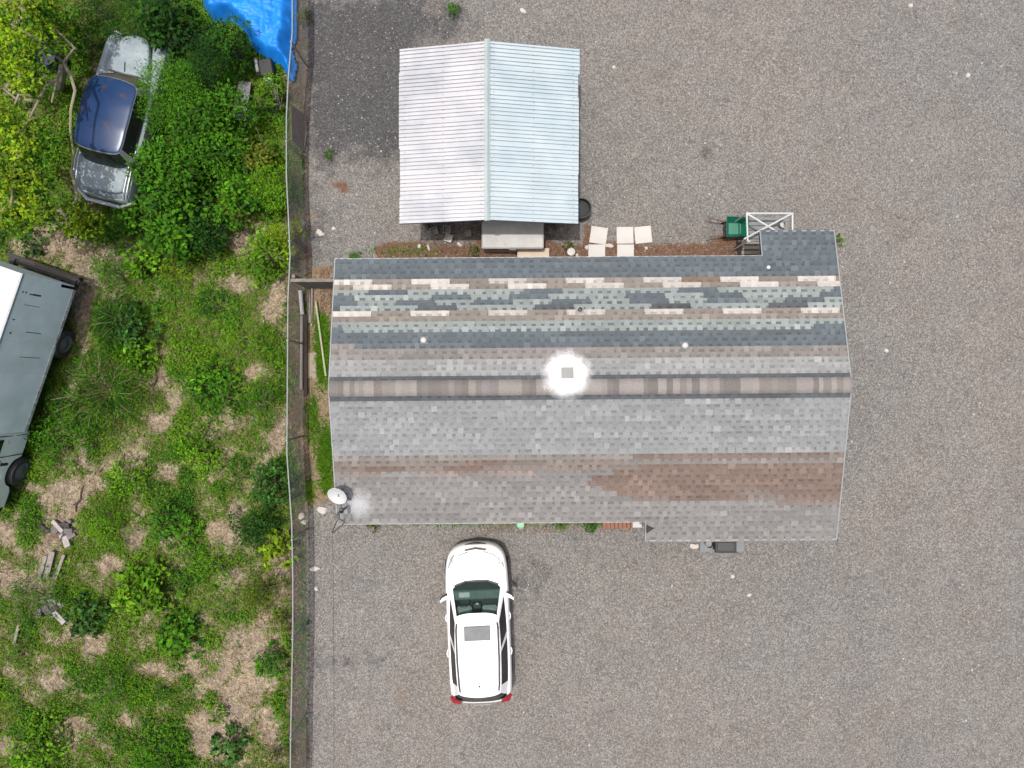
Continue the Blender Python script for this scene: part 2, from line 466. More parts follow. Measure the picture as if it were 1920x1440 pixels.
# ================================================================== VEGETATION helpers
LEAF = leaf_mat("leaf", 0.22, 0.6)
GRASS_M = leaf_mat("grass_blade", 0.25, 0.6)
BARK = mat("bark", C(150, 138, 118), 0.9, var=0.35, scale=12, bump=0.5, bscale=30)
DEADWOOD = mat("dead_wood", C(168, 160, 150), 0.9, var=0.3, scale=14, bump=0.3, bscale=40)
KIND = {'mid': (0.042, 0.125, 0.005), 'bright': (0.078, 0.180, 0.007), 'yellow': (0.128, 0.205, 0.007), 'dark': (0.018, 0.060, 0.006),
        'olive': (0.075, 0.10, 0.012), 'cool': (0.034, 0.092, 0.017)}
def rand_dir(n, rg):
    return nrm(rg.standard_normal((n, 3)))

def crown(rg, blobs, per, size, aspect, color, cvar=0.3, rosette=1, shell=0.55):
    """leaf-sized faces spread through the volume of several overlapping clumps"""
    Cn = []; Ax = []; No = []; Ln = []; Wd = []; Co = []
    for (cx, cy, cz, r, rzf) in blobs:
        n = max(8, int(per * r * r))
        d = rand_dir(n, rg); d[:, 2] = np.abs(d[:, 2]) * 1.0 - 0.25
        d = nrm(d)
        rad = r * (shell + (1 - shell) * rg.random(n) ** 0.6) * (1 + 0.22 * rg.standard_normal(n))
        c = np.array([cx, cy, cz]) + d * rad[:, None] * np.array([1, 1, rzf])
        k = 0.6 + 0.75 * rg.random()
        for j in range(rosette):
            out = d + 0.9 * rand_dir(n, rg); out[:, 2] *= 0.5
            out = nrm(out)
            up = nrm(np.array([0, 0, 0.9]) + 0.7 * d + 0.75 * rand_dir(n, rg))
            ln = size * rg.uniform(0.6, 1.35, n)
            Cn.append(c + out * ln[:, None] * 0.5 * (1 if rosette > 1 else 0)); Ax.append(out); No.append(up)
            Ln.append(ln); Wd.append(ln * aspect)
            cc = np.array(color)[None] * k * (1 + cvar * rg.standard_normal(n))[:, None]
            cc[:, 0] *= 1 + 0.15 * rg.standard_normal(n)
            Co.append(np.clip(cc, 0.008, 0.4))
    V, Q = leaves(np.concatenate(Cn), np.concatenate(Ax), np.concatenate(No), np.concatenate(Ln), np.concatenate(Wd))
    return V, Q, np.concatenate(Co)

def shrub(label, px, py, rpx, h, kind, seed, leaf=0.11, aspect=0.5, dens=1.0, group="wild shrubs on the overgrown lot", name="shrub", cat="shrub"):
    rg = np.random.default_rng(seed)
    z0 = 0.05
    r = rpx / 63.0 * (H - h * 0.6) / H
    x, y, _ = W(px, py, h * 0.55)
    t = thing(name, label, cat, (x, y, z0), rg.uniform(0, 6.28), group)
    nb = int(5 + 5 * r)
    bl = []; st = MB()
    for i in range(nb):
        a = 2 * math.pi * i / nb + rg.uniform(-.5, .5); q = r * rg.uniform(.25, .72) if i else 0
        br = r * rg.uniform(.28, .5)
        z = h * rg.uniform(.45, .8) * (1 - 0.45 * (q / r) ** 2)
        bl.append((q * math.cos(a), q * math.sin(a), z, br, min(1.0, h / (2 * br) * 0.8)))
        mx = (q * .45 * math.cos(a) + .05 * rg.standard_normal(), q * .45 * math.sin(a), z * .5)
        st.tube([(0.04 * rg.standard_normal(), 0.04 * rg.standard_normal(), -.05), mx, (q * math.cos(a), q * math.sin(a), z)], [.025 + .012 * h, .02, .008], 5)
    # thin sprigs that break the outline
    for i in range(nb * 2):
        a = rg.uniform(0, 6.28); q = r * rg.uniform(.7, 1.05)
        bl.append((q * math.cos(a), q * math.sin(a), h * rg.uniform(.2, .55), r * rg.uniform(.1, .2), .8))
    V, Q, Cc = crown(rg, bl, 900 * dens * (0.11 / leaf) ** 1.6, leaf, aspect, KIND[kind])
    npmesh("crown", V, Q, Cc, LEAF, t)
    st.build("stem", BARK, t)
    return t

# ================================================================== HOUSE
HROT = R(0.45)
house = thing("house", "long grey house with a patchwork shingle roof in the middle of the lot", "house", (1.95, -0.07, 0), HROT)
XL, XR = -6.54, 6.55                  # roof ends in the house's own frame (x along the ridge)
RZ = 3.35; PITCH = math.atan(0.222); CP, SP = math.cos(PITCH), math.sin(PITCH)
YN, YS = 3.38, -3.54                  # eaves
NEX0, NEY = 4.60, 4.05                # north-east extension: from x, to y
SEX0, SEY = 1.52, -4.06               # south-east extension
def zr(y): return RZ - 0.222 * abs(y)

WALL_M = mat("painted_siding", C(196, 190, 180), 0.7, var=0.12, scale=5, bump=.1)
TRIM_M = mat("white_trim", C(214, 216, 214), 0.6, var=0.08, scale=8)
DECK_M = mat("roof_board", C(120, 112, 104), 0.9, var=0.2)
def prism(poly, z0, z1f):
    """upright block over a plan polygon, its top following the roof"""
    b = MB(); lo = [(x, y, z0) for x, y in poly]; hi = [(x, y, z1f(y)) for x, y in poly]
    b.loft([lo, hi], cap0=True, cap1=True); return b
ov_ = 0.35
wallp = [(XL + ov_, YS + ov_), (SEX0 + ov_, YS + ov_), (SEX0 + ov_, SEY + ov_), (XR - ov_, SEY + ov_), (XR - ov_, NEY - ov_), (NEX0 + ov_, NEY - ov_), (NEX0 + ov_, YN - ov_), (XL + ov_, YN - ov_)]
lo = [(x, y, 0) for x, y in wallp]; hi = [(x, y, zr(y) - 0.14) for x, y in wallp]
wb_ = MB(); wb_.loft([lo, hi]); wall = wb_.build("wall", WALL_M, house)
gb = MB()
for xg in (XL + ov_, XR - ov_):      # gable triangles
    ya, yb = (YS + ov_, YN - ov_) if xg < 0 else (SEY + ov_, NEY - ov_)
    gb.add([(xg, ya, zr(ya) - .14), (xg, yb, zr(yb) - .14), (xg, 0, RZ - .15)], [(0, 1, 2)])
gb.build("gable", WALL_M, house)
# lap boards, doors and windows on the walls
DARKGLASS = glass_mat("window_glass", (0.02, 0.03, 0.035), 0.15)
def window(x, y, w, ny):
    f = MB(); s = 1 if ny > 0 else -1
    f.box(x - w / 2 - .06, x + w / 2 + .06, y, y + .04 * s, .95, 2.05) if s > 0 else f.box(x - w / 2 - .06, x + w / 2 + .06, y - .04, y, .95, 2.05)
    o = f.build("window", TRIM_M, house)
    g = MB(); g.box(x - w / 2, x + w / 2, min(y + .04 * s, y + .055 * s), max(y + .04 * s, y + .055 * s), 1.0, 2.0); g.build("pane", DARKGLASS, o)
for xw in (-5.0, -2.4, -0.4): window(xw, YS + ov_, 1.0, -1)
for xw in (3.0, 5.2): window(xw, SEY + ov_, .9, -1)
for xw in (-5.0, -3.2, 2.6): window(xw, YN - ov_, .9, 1)
dr_ = MB(); dr_.box(.55, 1.4, YS + ov_ - .05, YS + ov_, .1, 2.1); dr_.build("door", mat("door_paint", C(150, 140, 128), .5, var=.08), house)
dr_ = MB(); dr_.box(-1.55, -.65, YN - ov_, YN - ov_ + .05, .1, 2.1); dr_.build("door", MATS["door_paint"], house)

roof = bpy.data.objects.new("roof", None); COL.objects.link(roof); roof.parent = house
dk_ = MB()
def slab(x0, x1, y0, y1, d0=.02, d1=.12):
    za, zb = zr(y0), zr(y1)
    dk_.add([(x0, y0, za - d1), (x1, y0, za - d1), (x1, y1, zb - d1), (x0, y1, zb - d1), (x0, y0, za - d0), (x1, y0, za - d0), (x1, y1, zb - d0), (x0, y1, zb - d0)],
            [(3, 2, 1, 0), (4, 5, 6, 7), (0, 1, 5, 4), (1, 2, 6, 5), (2, 3, 7, 6), (3, 0, 4, 7)])
slab(XL, XR, 0, YN); slab(XL, XR, YS, 0); slab(NEX0, XR, YN, NEY); slab(SEX0, XR, SEY, YS)
dk_.build("roof_deck", DECK_M, roof)
# drip edges: pale metal strips along eaves and rakes
DRIP = mat("drip_edge", C(178, 184, 186), .45, var=.1, scale=5)
def drip(pts):
    b = MB(); b.tube([(x, y, zr(y) - .004) for x, y in pts], .018, 4); b.build("drip_edge", DRIP, roof)
drip([(XL, YN), (NEX0, YN)]); drip([(NEX0, YN), (NEX0, NEY)]); drip([(NEX0, NEY), (XR, NEY)]); drip([(XR, NEY), (XR, 0)]); drip([(XR, 0), (XR, SEY)])
drip([(XR, SEY), (SEX0, SEY)]); drip([(SEX0, SEY), (SEX0, YS)]); drip([(SEX0, YS), (XL, YS)]); drip([(XL, YS), (XL, 0)]); drip([(XL, 0), (XL, YN)])

# ---- shingles
SLATE = C(116, 126, 132); SAGE = C(168, 178, 176); CREAM = C(222, 217, 209); TAN = C(160, 152, 144); GREY = C(176, 178, 178)
TAUPE = C(158, 153, 149); RUST = C(147, 129, 119); RUSTL = C(150, 140, 133); DARKG = C(104, 110, 114); LGREY = C(168, 171, 172); WGREY = C(158, 156, 154)
SH_M = mat("shingle", rough=0.92, attr="Col", var=0.16, scale=22, bump=.25, bscale=150, spec=.25)
EXP = 0.1435
rs = np.random.default_rng(11)
def course_colour(side, row, u, k):
    """colour of shingle number k (about one metre) of a course; rows count up from the main eave"""
    if side > 0:
        if row <= 3: return SLATE
        if row == 4: return CREAM if k % 2 == 0 else (TAN if rs.random() < .8 else C(160, 138, 120))
        if row == 5: return CREAM if k % 2 == 0 else TAN
        if row == 6: return SLATE if k % 4 == 1 else SAGE
        if row == 7: return SLATE if k % 5 in (0, 3) else SAGE
        if row == 8: return SLATE if k % 2 == 0 else SAGE
        if row == 9: return SAGE if k % 3 else DARKG
        if row == 10: return CREAM if k % 2 == 0 else TAN
        if row == 11: return TAN
        if row in (12, 13): return SLATE if (k == 0 or k > 12) and row == 13 else SAGE
        if row in (14, 15): return SLATE
        if row == 16: return TAUPE if k == 0 else SLATE
        if row in (17, 18): return TAUPE
        if row >= 22: return DARKG
        return GREY
    if row >= 23: return DARKG
    if row >= 13: return LGREY
    right = u > 0.85 + 1.6 * (rs.random() - .5) * (row < 9)
    if right:
        if row in (9, 10): return RUST
        if row == 11: return TAUPE
        if row == 12: return C(150, 136, 126)
        if 4 <= row <= 8: return RUST if rs.random() < .85 else RUSTL
        if row == 3 and rs.random() < .25: return RUSTL
        return WGREY
    if row in (10, 11): return RUSTL if rs.random() < .75 else RUST
    if row == 12: return TAUPE
    if row == 9: return C(164, 154, 147) if rs.random() < .5 else WGREY
    if row < 9: return WGREY
    return LGREY

def shingle_geo(v0, w, colr, u0, frame):
    """one laminated shingle: a wedge-shaped strip with four raised tabs; returns verts, quads, colours"""
    V = []; Q = []; Cc = []
    def P(u, v, n): return frame(u0 + u, v0 + v, n)
    def quad(a, b, c, d, col): n = len(V); V.extend((a, b, c, d)); Q.append((n, n + 1, n + 2, n + 3)); Cc.append(col)
    col = np.array(colr); g = 0.002
    b = col * rs.uniform(.9, 1.06); pale = col[0] > .35
    sage = abs(col[0] - SAGE[0]) < .03 and col[1] > col[0] * 1.08
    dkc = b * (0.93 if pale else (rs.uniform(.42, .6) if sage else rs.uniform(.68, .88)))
    def nh(v): return 0.008 - 0.05 * v
    vt = EXP; vm = EXP * rs.uniform(.45, .6)
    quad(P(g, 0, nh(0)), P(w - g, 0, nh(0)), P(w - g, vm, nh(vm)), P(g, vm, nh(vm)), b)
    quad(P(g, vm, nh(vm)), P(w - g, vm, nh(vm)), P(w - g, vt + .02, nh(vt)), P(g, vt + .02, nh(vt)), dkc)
    quad(P(g, 0, -.002), P(w - g, 0, -.002), P(w - g, 0, nh(0)), P(g, 0, nh(0)), b)
    quad(P(w - g, 0, -.002), P(w - g, vt, -.002), P(w - g, vt, nh(vt)), P(w - g, 0, nh(0)), b)
    quad(P(g, vt, -.002), P(g, 0, -.002), P(g, 0, nh(0)), P(g, vt, nh(vt)), b)
    nt = max(1, int(round(w * 4)))
    for i in range(nt):
        pitch = w / nt; a = i * pitch + pitch * rs.uniform(.0, .22); e = a + pitch * rs.uniform(.45, .78)
        e = min(e, w - g - .004); t = .005
        c = b * rs.uniform(.9, 1.12)
        if not pale and rs.random() < .10: c = np.minimum(b * rs.uniform(1.1, 1.28), .6)
        quad(P(a + .01, 0, nh(0) + t), P(e - .01, 0, nh(0) + t), P(e, vt + .01, nh(vt) + t), P(a, vt + .01, nh(vt) + t), c)
        quad(P(a + .01, 0, 0), P(e - .01, 0, 0), P(e - .01, 0, nh(0) + t), P(a + .01, 0, nh(0) + t), c)
        quad(P(e - .01, 0, 0), P(e, vt, 0), P(e, vt, nh(vt) + t), P(e - .01, 0, nh(0) + t), c)
        quad(P(a, vt, 0), P(a + .01, 0, 0), P(a + .01, 0, nh(0) + t), P(a, vt, nh(vt) + t), c)
    return V, Q, Cc

def frame_for(side):
    y0 = YN if side > 0 else YS
    def fr(u, v, n):      # u: along eave (house x), v: up the slope from the main eave, n: off the slope
        y = abs(y0) - v * CP
        return (u, side * (y + n * SP), RZ - 0.222 * y + n * CP)
    return fr

single = []; rest = ([], [], [])
for side in (1, -1):
    fr = frame_for(side)
    nrow = int(round((abs(YN if side > 0 else YS) / CP - .13) / EXP))
    ext = 5 if side > 0 else 4
    off = [.37, .81, .17, .58, .33, .71, .09, .46]
    for row in range(-ext, nrow):
        xs = XL if row >= 0 else (NEX0 if side > 0 else SEX0)
        if side > 0 and row in (4, 10): o = 0
        elif side > 0 and row == 5: o = .5
        else: o = off[row % 8]
        u = xs; k = 0
        first = 1.0 - o if o else 1.0
        while u < XR - 0.02:
            w = min(first if u == xs else 1.0, XR - u)
            colr = course_colour(side, row, u + w / 2, k if (row != 5) else (k + 1))
            kk = rs.uniform(.93, 1.07); colr = tuple(c * kk for c in colr)
            geo = shingle_geo(row * EXP, w, colr, u, fr)
            if side > 0 and row >= 0 and len(single) < 300: single.append(geo)
            else:
                n = len(rest[0]); rest[0].extend(geo[0]); rest[1].extend(tuple(i + n for i in q) for q in geo[1]); rest[2].extend(geo[2])
            u += w; k += 1
for V, Q, Cc in single: npmesh("shingle", V, Q, np.array(Cc), SH_M, roof)
tag(npmesh("shingle_field", rest[0], rest[1], np.array(rest[2]), SH_M, roof), kind="stuff")
# ridge caps: overlapping bent pieces
u = XL
while u < XR - .05:
    w = min(rs.uniform(.10, .26), XR - u); c = np.array(TAUPE) * rs.choice([.78, .88, .95, 1.05, 1.2, 1.3]) * np.array([1, rs.uniform(.97, 1.02), rs.uniform(.95, 1.03)])
    hw = .20; t0, t1 = rs.uniform(.012, .016), rs.uniform(.017, .021)
    V = []
    for (uu, t) in ((u, t0), (u + w + .02, t1)):
        for yy in (-hw, -.04, .04, hw):
            V.append((min(uu, XR), yy, RZ - .222 * abs(yy) + t + (.004 if abs(yy) < .1 else .006)))
    n = 4; Q = [(i, i + 1, n + i + 1, n + i) for i in range(3)]
    Q = [tuple(reversed(q)) for q in Q]
    m0 = len(V); V += [(V[7][0], V[7][1], V[7][2] - .02), (V[3][0], V[3][1], V[3][2] - .02), (V[4][0], V[4][1], V[4][2] - .02), (V[0][0], V[0][1], V[0][2] - .02)]
    Q += [(3, 7, m0, m0 + 1), (4, 0, m0 + 3, m0 + 2)]
    npmesh("ridge_cap", V, Q, np.repeat(c[None], len(Q), 0), SH_M, roof)
    u += w

# ---- things standing on the roof that belong to it
def on_roof(px, py):
    """house-frame x, y of a roof spot given in survey pixels"""
    z = 3.0
    for _ in range(4):
        x, y, _z = W(px, py, z); v = Matrix.Rotation(-HROT, 3, 'Z') @ (Vector((x, y, 0)) - Vector((1.95, -.07, 0))); z = zr(v.y)
    return v.x, v.y, z
VENT_M = mat("vent_white", C(236, 238, 238), .5, var=.05)
GALV = mat("galvanised_sheet", (0.72, 0.74, 0.76), .34, 1.0, var=.08, scale=3)
def slope_rot(y): return (-PITCH if y > 0 else PITCH)
for px, py in ((795, 638), (1283, 648)):
    x, y, z = on_roof(px, py)
    b = MB(); b.lathe([(.075, -.02), (.075, .10), (.05, .125), (.012, .135)], 10, cap1=True); o = b.build("pipe_vent", VENT_M, roof, (x, y, z), None, 40)
    f = MB(); f.bbox(-.1, .1, -.1, .1, 0.012, .022, .004); f.build("flashing", mat("lead_flashing", C(140, 142, 142), .7, var=.1), o, None, (slope_rot(y), 0, 0))
x, y, z = on_roof(1087, 581)
b = MB(); b.lathe([(.05, -.02), (.05, .2), (.036, .2), (.036, .02)], 10); o = b.build("plumbing_stack", mat("dark_rubber", C(60, 60, 60), .7, var=.1), roof, (x, y, z))
f = MB(); f.bbox(-.1, .1, -.1, .1, .012, .02, .004); f.build("flashing", mat("grey_flashing", C(170, 170, 168), .6, var=.1), o, None, (slope_rot(y), 0, 0))
x, y, z = on_roof(1437, 503)
b = MB(); b.lathe([(.05, -.02), (.05, .16), (.04, .17)], 10, cap1=True); b.build("pipe_vent", VENT_M, roof, (x, y, z), None, 40)
# shiny square vent cap with a broad bright metal flashing; sun glare around it painted white
x, y, z = on_roof(1063, 702)
vt = bpy.data.objects.new("roof_vent", None); COL.objects.link(vt); vt.parent = roof; vt.location = (x, y, z); vt.rotation_euler = (slope_rot(y), 0, 0)
b = MB()
FEATH = bpy.data.materials.new("painted_glare"); FEATH.use_nodes = True
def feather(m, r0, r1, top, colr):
    """pale colour that thins out raggedly towards its edge"""
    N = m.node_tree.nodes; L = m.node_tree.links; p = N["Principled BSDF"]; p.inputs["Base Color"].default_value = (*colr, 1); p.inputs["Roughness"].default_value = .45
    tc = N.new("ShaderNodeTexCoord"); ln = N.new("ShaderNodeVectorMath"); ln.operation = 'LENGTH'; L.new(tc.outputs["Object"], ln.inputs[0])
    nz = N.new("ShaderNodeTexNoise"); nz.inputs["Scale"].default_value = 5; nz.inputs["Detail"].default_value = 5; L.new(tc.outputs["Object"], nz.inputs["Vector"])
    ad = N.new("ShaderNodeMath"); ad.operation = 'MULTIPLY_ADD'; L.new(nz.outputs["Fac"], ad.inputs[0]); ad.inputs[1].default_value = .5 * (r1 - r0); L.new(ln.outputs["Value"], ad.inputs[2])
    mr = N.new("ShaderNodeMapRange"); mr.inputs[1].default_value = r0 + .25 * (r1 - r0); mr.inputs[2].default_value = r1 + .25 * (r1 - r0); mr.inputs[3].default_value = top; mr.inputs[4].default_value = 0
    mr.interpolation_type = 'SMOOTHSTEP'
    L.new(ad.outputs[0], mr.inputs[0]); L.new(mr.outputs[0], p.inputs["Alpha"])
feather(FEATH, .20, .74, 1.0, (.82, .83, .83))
def roof_overlay(name, cx, cy, half, m, parent, lift):
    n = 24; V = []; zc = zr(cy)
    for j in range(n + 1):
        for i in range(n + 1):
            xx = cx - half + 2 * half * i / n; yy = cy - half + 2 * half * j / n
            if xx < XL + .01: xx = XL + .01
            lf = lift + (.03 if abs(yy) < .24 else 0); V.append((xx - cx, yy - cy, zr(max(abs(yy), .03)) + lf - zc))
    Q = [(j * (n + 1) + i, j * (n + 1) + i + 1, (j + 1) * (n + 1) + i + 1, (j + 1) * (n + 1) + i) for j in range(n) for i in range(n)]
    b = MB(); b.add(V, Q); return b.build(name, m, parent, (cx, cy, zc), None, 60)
roof_overlay("painted_glare_patch", x, y, .95, FEATH, roof, .018)  # white patch paints the sun glare onto the roof around the vent
FE2 = bpy.data.materials.new("thin_pale_patch"); FE2.use_nodes = True; feather(FE2, .04, .52, .4, (.62, .65, .67))  # thin pale patch, fading outwards from its centre
b = MB(); b.bbox(-.3, .3, -.27, .27, .03, .05, .01); b.build("flashing", mat("bright_flashing", (.8, .81, .81), .4, .0, var=.03, spec=.8), vt)
b = MB(); b.bbox(-.13, .13, -.12, .12, .05, .16, .015); b.box(-.155, .155, -.145, .145, .16, .175); b.build("cap", mat("vent_cap_grey", C(176, 178, 176), .55, var=.15, scale=10), vt)
cx_, cy_, _z = on_roof(672, 945); roof_overlay("pale_smear", cx_, cy_, .75 if cy_ - .75 > YS else max(.3, cy_ - YS - .02), FE2, roof, .018)
# service mast at the south-west corner
mx, my, _ = on_roof(648, 952)
b = MB(); b.tube([(mx, my, 1.6), (mx, my, zr(my) + .75)], .03, 8); b.tube([(mx, my, zr(my) + .75), (mx, my - .05, zr(my) + .82), (mx, my - .14, zr(my) + .78)], .045, 8)
b.build("service_mast", mat("mast_grey", C(120, 124, 128), .5, var=.1), house)
b = MB()
b.tube([(mx, my - .14, zr(my) + .78), (mx - .12, my - .3, zr(my) + .55), (mx - .18, my - .5, zr(my) + .7)], .012, 5)
b.tube([(mx, my - .12, zr(my) + .78), (mx + .1, my - .28, zr(my) + .5), (mx - .16, my - .5, zr(my) + .68)], .012, 5)
b.build("drip_loop", mat("cable_black", C(46, 46, 48), .5, var=.05), house)

# ================================================================== satellite dish at the roof corner
x, y, z = on_roof(643, 927)
wx = Matrix.Rotation(HROT, 3, 'Z') @ Vector((x, y, 0)) + Vector((1.95, -.07, 0))
dish = thing("satellite_dish", "white satellite dish bolted to the south-west corner of the shingle roof", "satellite dish", (wx.x, wx.y, z))
b = MB(); Md = Matrix.Translation((-.02, .06, .42)) @ Matrix.Rotation(R(32), 4, 'X') @ Matrix.Rotation(R(-12), 4, 'Y')
b.lathe([(.25, .07), (.19, .036), (.11, .012), (.02, 0), (.02, -.015), (.11, -.004), (.19, .02), (.25, .054), (.26, .066), (.25, .07)], 24, Md)
b.build("reflector", mat("dish_white", C(240, 242, 242), .4, var=.05), dish, None, None, 50)
b = MB(); b.tube([(0, 0, 0), (0, 0, .3), (-.01, .03, .42)], .025, 8); b.tube([(0, 0, .05), (.22, -.15, 0)], .014, 6); b.tube([(0, 0, .22), (.06, -.32, .42)], .016, 6)
b.build("mount", mat("mount_grey", C(120, 128, 134), .5, var=.1), dish)
b = MB(); b.bbox(.02, .12, -.40, -.28, .40, .50, .015); b.build("receiver", mat("receiver_dark", C(70, 76, 82), .5, var=.1), dish)

# service cable running south from the mast
hm = Matrix.Rotation(HROT, 3, 'Z') @ Vector((mx, my, 0)) + Vector((1.95, -.07, 0))
b = MB(); b.tube([(hm.x - .16 + .004 * i, hm.y - .5 - .75 * i, zr(my) + .69 + .0026 * (i - 4) ** 2 - .04) for i in range(14)], .006, 5)
tag(b.build("power_cable", mat("cable_grey", C(78, 78, 80), .6, var=.3, scale=1.5)), "thin dark cable strung south from the roof corner past the white car", "cable")

# ================================================================== SHED
shed = thing("shed", "open-fronted shed with a white corrugated metal gable roof behind the house", "shed", (0, 0, 0))
SX0, SXR, SX1 = -2.97, -0.64, 1.77; SY0, SY1 = 4.25, 8.87; SZE, SZR = 2.30, 2.75
PANW = mat("white_sheet_warm", C(228, 229, 234), .38, .0, var=.08, scale=1.2, second=C(196, 202, 212), sscale=.9, sharp=.14, samount=.56, spec=.6)
PANE_ = mat("white_sheet_sky_tint", C(218, 234, 240), .36, .0, var=.08, scale=1.2, second=C(196, 218, 230), sscale=1.1, sharp=.2, samount=.6, spec=.6)  # east slope: same sheet, sky reflection put into its pale blue tint
def corr_sheet(xe, xr, y0, y1, lift, m):
    """one ribbed sheet from eave to ridge: flat pans with narrow grooves"""
    per = .103; prof = []
    y = y0
    while y < y1 - .001:
        for dy, dz in ((0, .0), (.052, .0), (.060, -.034), (.090, -.034), (.098, 0)):
            if y + dy <= y1: prof.append((y + dy, dz))
        y += per
    prof.append((y1, 0))
    nseg = 3; V = []; n = len(prof)
    for s in range(nseg + 1):
        t = s / nseg; x = xe + (xr - xe) * t; z = SZE + (SZR - SZE) * t + lift
        sag = -.006 * math.sin(math.pi * t)
        for (yy, dz) in prof: V.append((x, yy, z + dz + sag + .004 * math.sin(yy * 5 + x * 2)))
    Q = [(s * n + i, s * n + i + 1, (s + 1) * n + i + 1, (s + 1) * n + i) for s in range(nseg) for i in range(n - 1)]
    if xe < xr: Q = [tuple(reversed(q)) for q in Q]
    b = MB(); b.add(V, Q); b.build("roof_sheet", m, shed)
nsh = 7; wsh = (SY1 - SY0) / nsh
for i in range(nsh):
    ya = SY0 + i * wsh; yb = ya + wsh + (.04 if i < nsh - 1 else 0)
    l = .0 if i % 2 else .003
    corr_sheet(SX0 + random.uniform(-.03, .02), SXR - .015, ya, yb, l, PANW)
    corr_sheet(SX1 + random.uniform(-.02, .03), SXR + .015, ya, yb, l, PANE_)
b = MB()
for xe, xr_ in ((SX0, SXR), (SX1, SXR)):
    for t in (.06, .5, .93):
        yv = SY0 + .026
        while yv < SY1 - .05:
            xx = xe + (xr_ - xe) * t; zz = SZE + (SZR - SZE) * t + .006
            b.lathe([(.012, 0), (.010, .008), (.004, .011)], 5, Matrix.Translation((xx, yv, zz)), cap1=True); yv += .206
b.build("screws", mat("screw_grey", C(120, 116, 112), .6, var=.2), shed)["kind"] = "stuff"
RIDGE_M = mat("ridge_flashing", C(196, 212, 214), .42, .0, var=.12, scale=2, spec=.6)
b = MB()
for s in (-1, 1):
    b.add([(SXR, SY0 - .03, SZR + .035), (SXR + .075 * s, SY0 - .03, SZR + .012), (SXR + .075 * s, SY1 + .05, SZR + .012), (SXR, SY1 + .05, SZR + .035)], [(0, 1, 2, 3)])
b.build("ridge_flashing", RIDGE_M, shed)
b = MB(); b.tube([(SXR + .03, SY0 - .03, SZR + .045), (SXR + .02, 6.5, SZR + .05), (SXR + .03, SY1 + .05, SZR + .045)], .018, 6); b.build("ridge_seam", RIDGE_M, shed)
SHEDW = mat("shed_wall_sheet", C(176, 188, 196), .5, .0, var=.12, scale=3)
WOOD = mat("weathered_wood", C(150, 142, 132), .9, var=.3, scale=8, bump=.3)
def sheetwall(x0, x1, y0, y1, z0, z1f):
    b = MB(); n = int(max(abs(x1 - x0), abs(y1 - y0)) / .1); lo = []; hi = []
    for i in range(n * 2 + 1):
        t = i / (n * 2); x = x0 + (x1 - x0) * t; y = y0 + (y1 - y0) * t; d = .012 if i % 2 else 0
        if abs(x1 - x0) > abs(y1 - y0): y += d
        else: x += d
        lo.append((x, y, z0)); hi.append((x, y, z1f(x)))
    b.loft([lo, hi], closed=False); b.build("wall", SHEDW, shed)
def shz(x): return SZE + (SZR - SZE) * (1 - abs(x - SXR) / (2.33 if x < SXR else 2.41)) - .05
sheetwall(-2.55, -2.55, 4.75, 8.6, 0, shz); sheetwall(1.35, 1.35, 4.75, 8.6, 0, shz); sheetwall(-2.55, 1.35, 8.6, 8.6, 0, shz)
for x in (-2.5, -.9, .95, 1.3):
    b = MB(); b.box(x - .05, x + .05, 4.6, 4.7, 0, shz(x) - .02); b.build("post", WOOD, shed)
for x in (-2.4, -1.5, .3, 1.2):
    b = MB(); b.box(x - .03, x + .03, SY0 + .06, SY1 - .06, shz(x) - .06, shz(x) + .0); b.build("purlin", WOOD, shed)
b = MB()
for xa, xb in ((SX0, SXR), (SXR, SX1)):
    za, zb = shz(xa) + .02, shz(xb) + .02
    b.add([(xa, SY0 + .02, za - .16), (xb, SY0 + .02, zb - .16), (xb, SY0 + .02, zb), (xa, SY0 + .02, za), (xa, SY0 + .05, za - .16), (xb, SY0 + .05, zb - .16), (xb, SY0 + .05, zb), (xa, SY0 + .05, za)],
          [(0, 1, 2, 3), (7, 6, 5, 4), (0, 4, 5, 1)])
b.build("fascia", mat("fascia_blue_grey", C(150, 172, 186), .5, var=.15), shed)

# things in and around the shed mouth
def box_thing(name, label, cat, px, py, z, sx, sy, sz, rz, m, bev=.02, group=None, part="body"):
    x, y, _ = W(px, py, z + sz)
    t = thing(name, label, cat, (x, y, z), rz, group)
    b = MB(); b.bbox(-sx / 2, sx / 2, -sy / 2, sy / 2, 0, sz, bev); b.build(part, m, t)
    return t
PALEBOX = mat("pale_grey_enamel", C(224, 224, 222), .55, var=.12, scale=4, second=C(204, 204, 203), sscale=3, sharp=.2)
t = thing("storage_chest", "long pale grey lidded chest half under the shed's front eave", "chest", (.02, 4.36, 0))
b = MB(); b.bbox(-.86, .86, -.46, .5, .06, .74, .03); b.build("body", PALEBOX, t)
b = MB(); b.bbox(-.89, .89, -.49, .5, .75, .85, .035); b.build("lid", PALEBOX, t)
b = MB()
for fx in (-.8, .74):
    for fy in (-.4, .38): b.box(fx, fx + .06, fy, fy + .06, 0, .06)
b.build("foot", MATS["dark_rubber"], t)
b = MB(); b.box(-.1, .1, -.515, -.49, .70, .735); b.build("latch", MATS["mount_grey"], t)

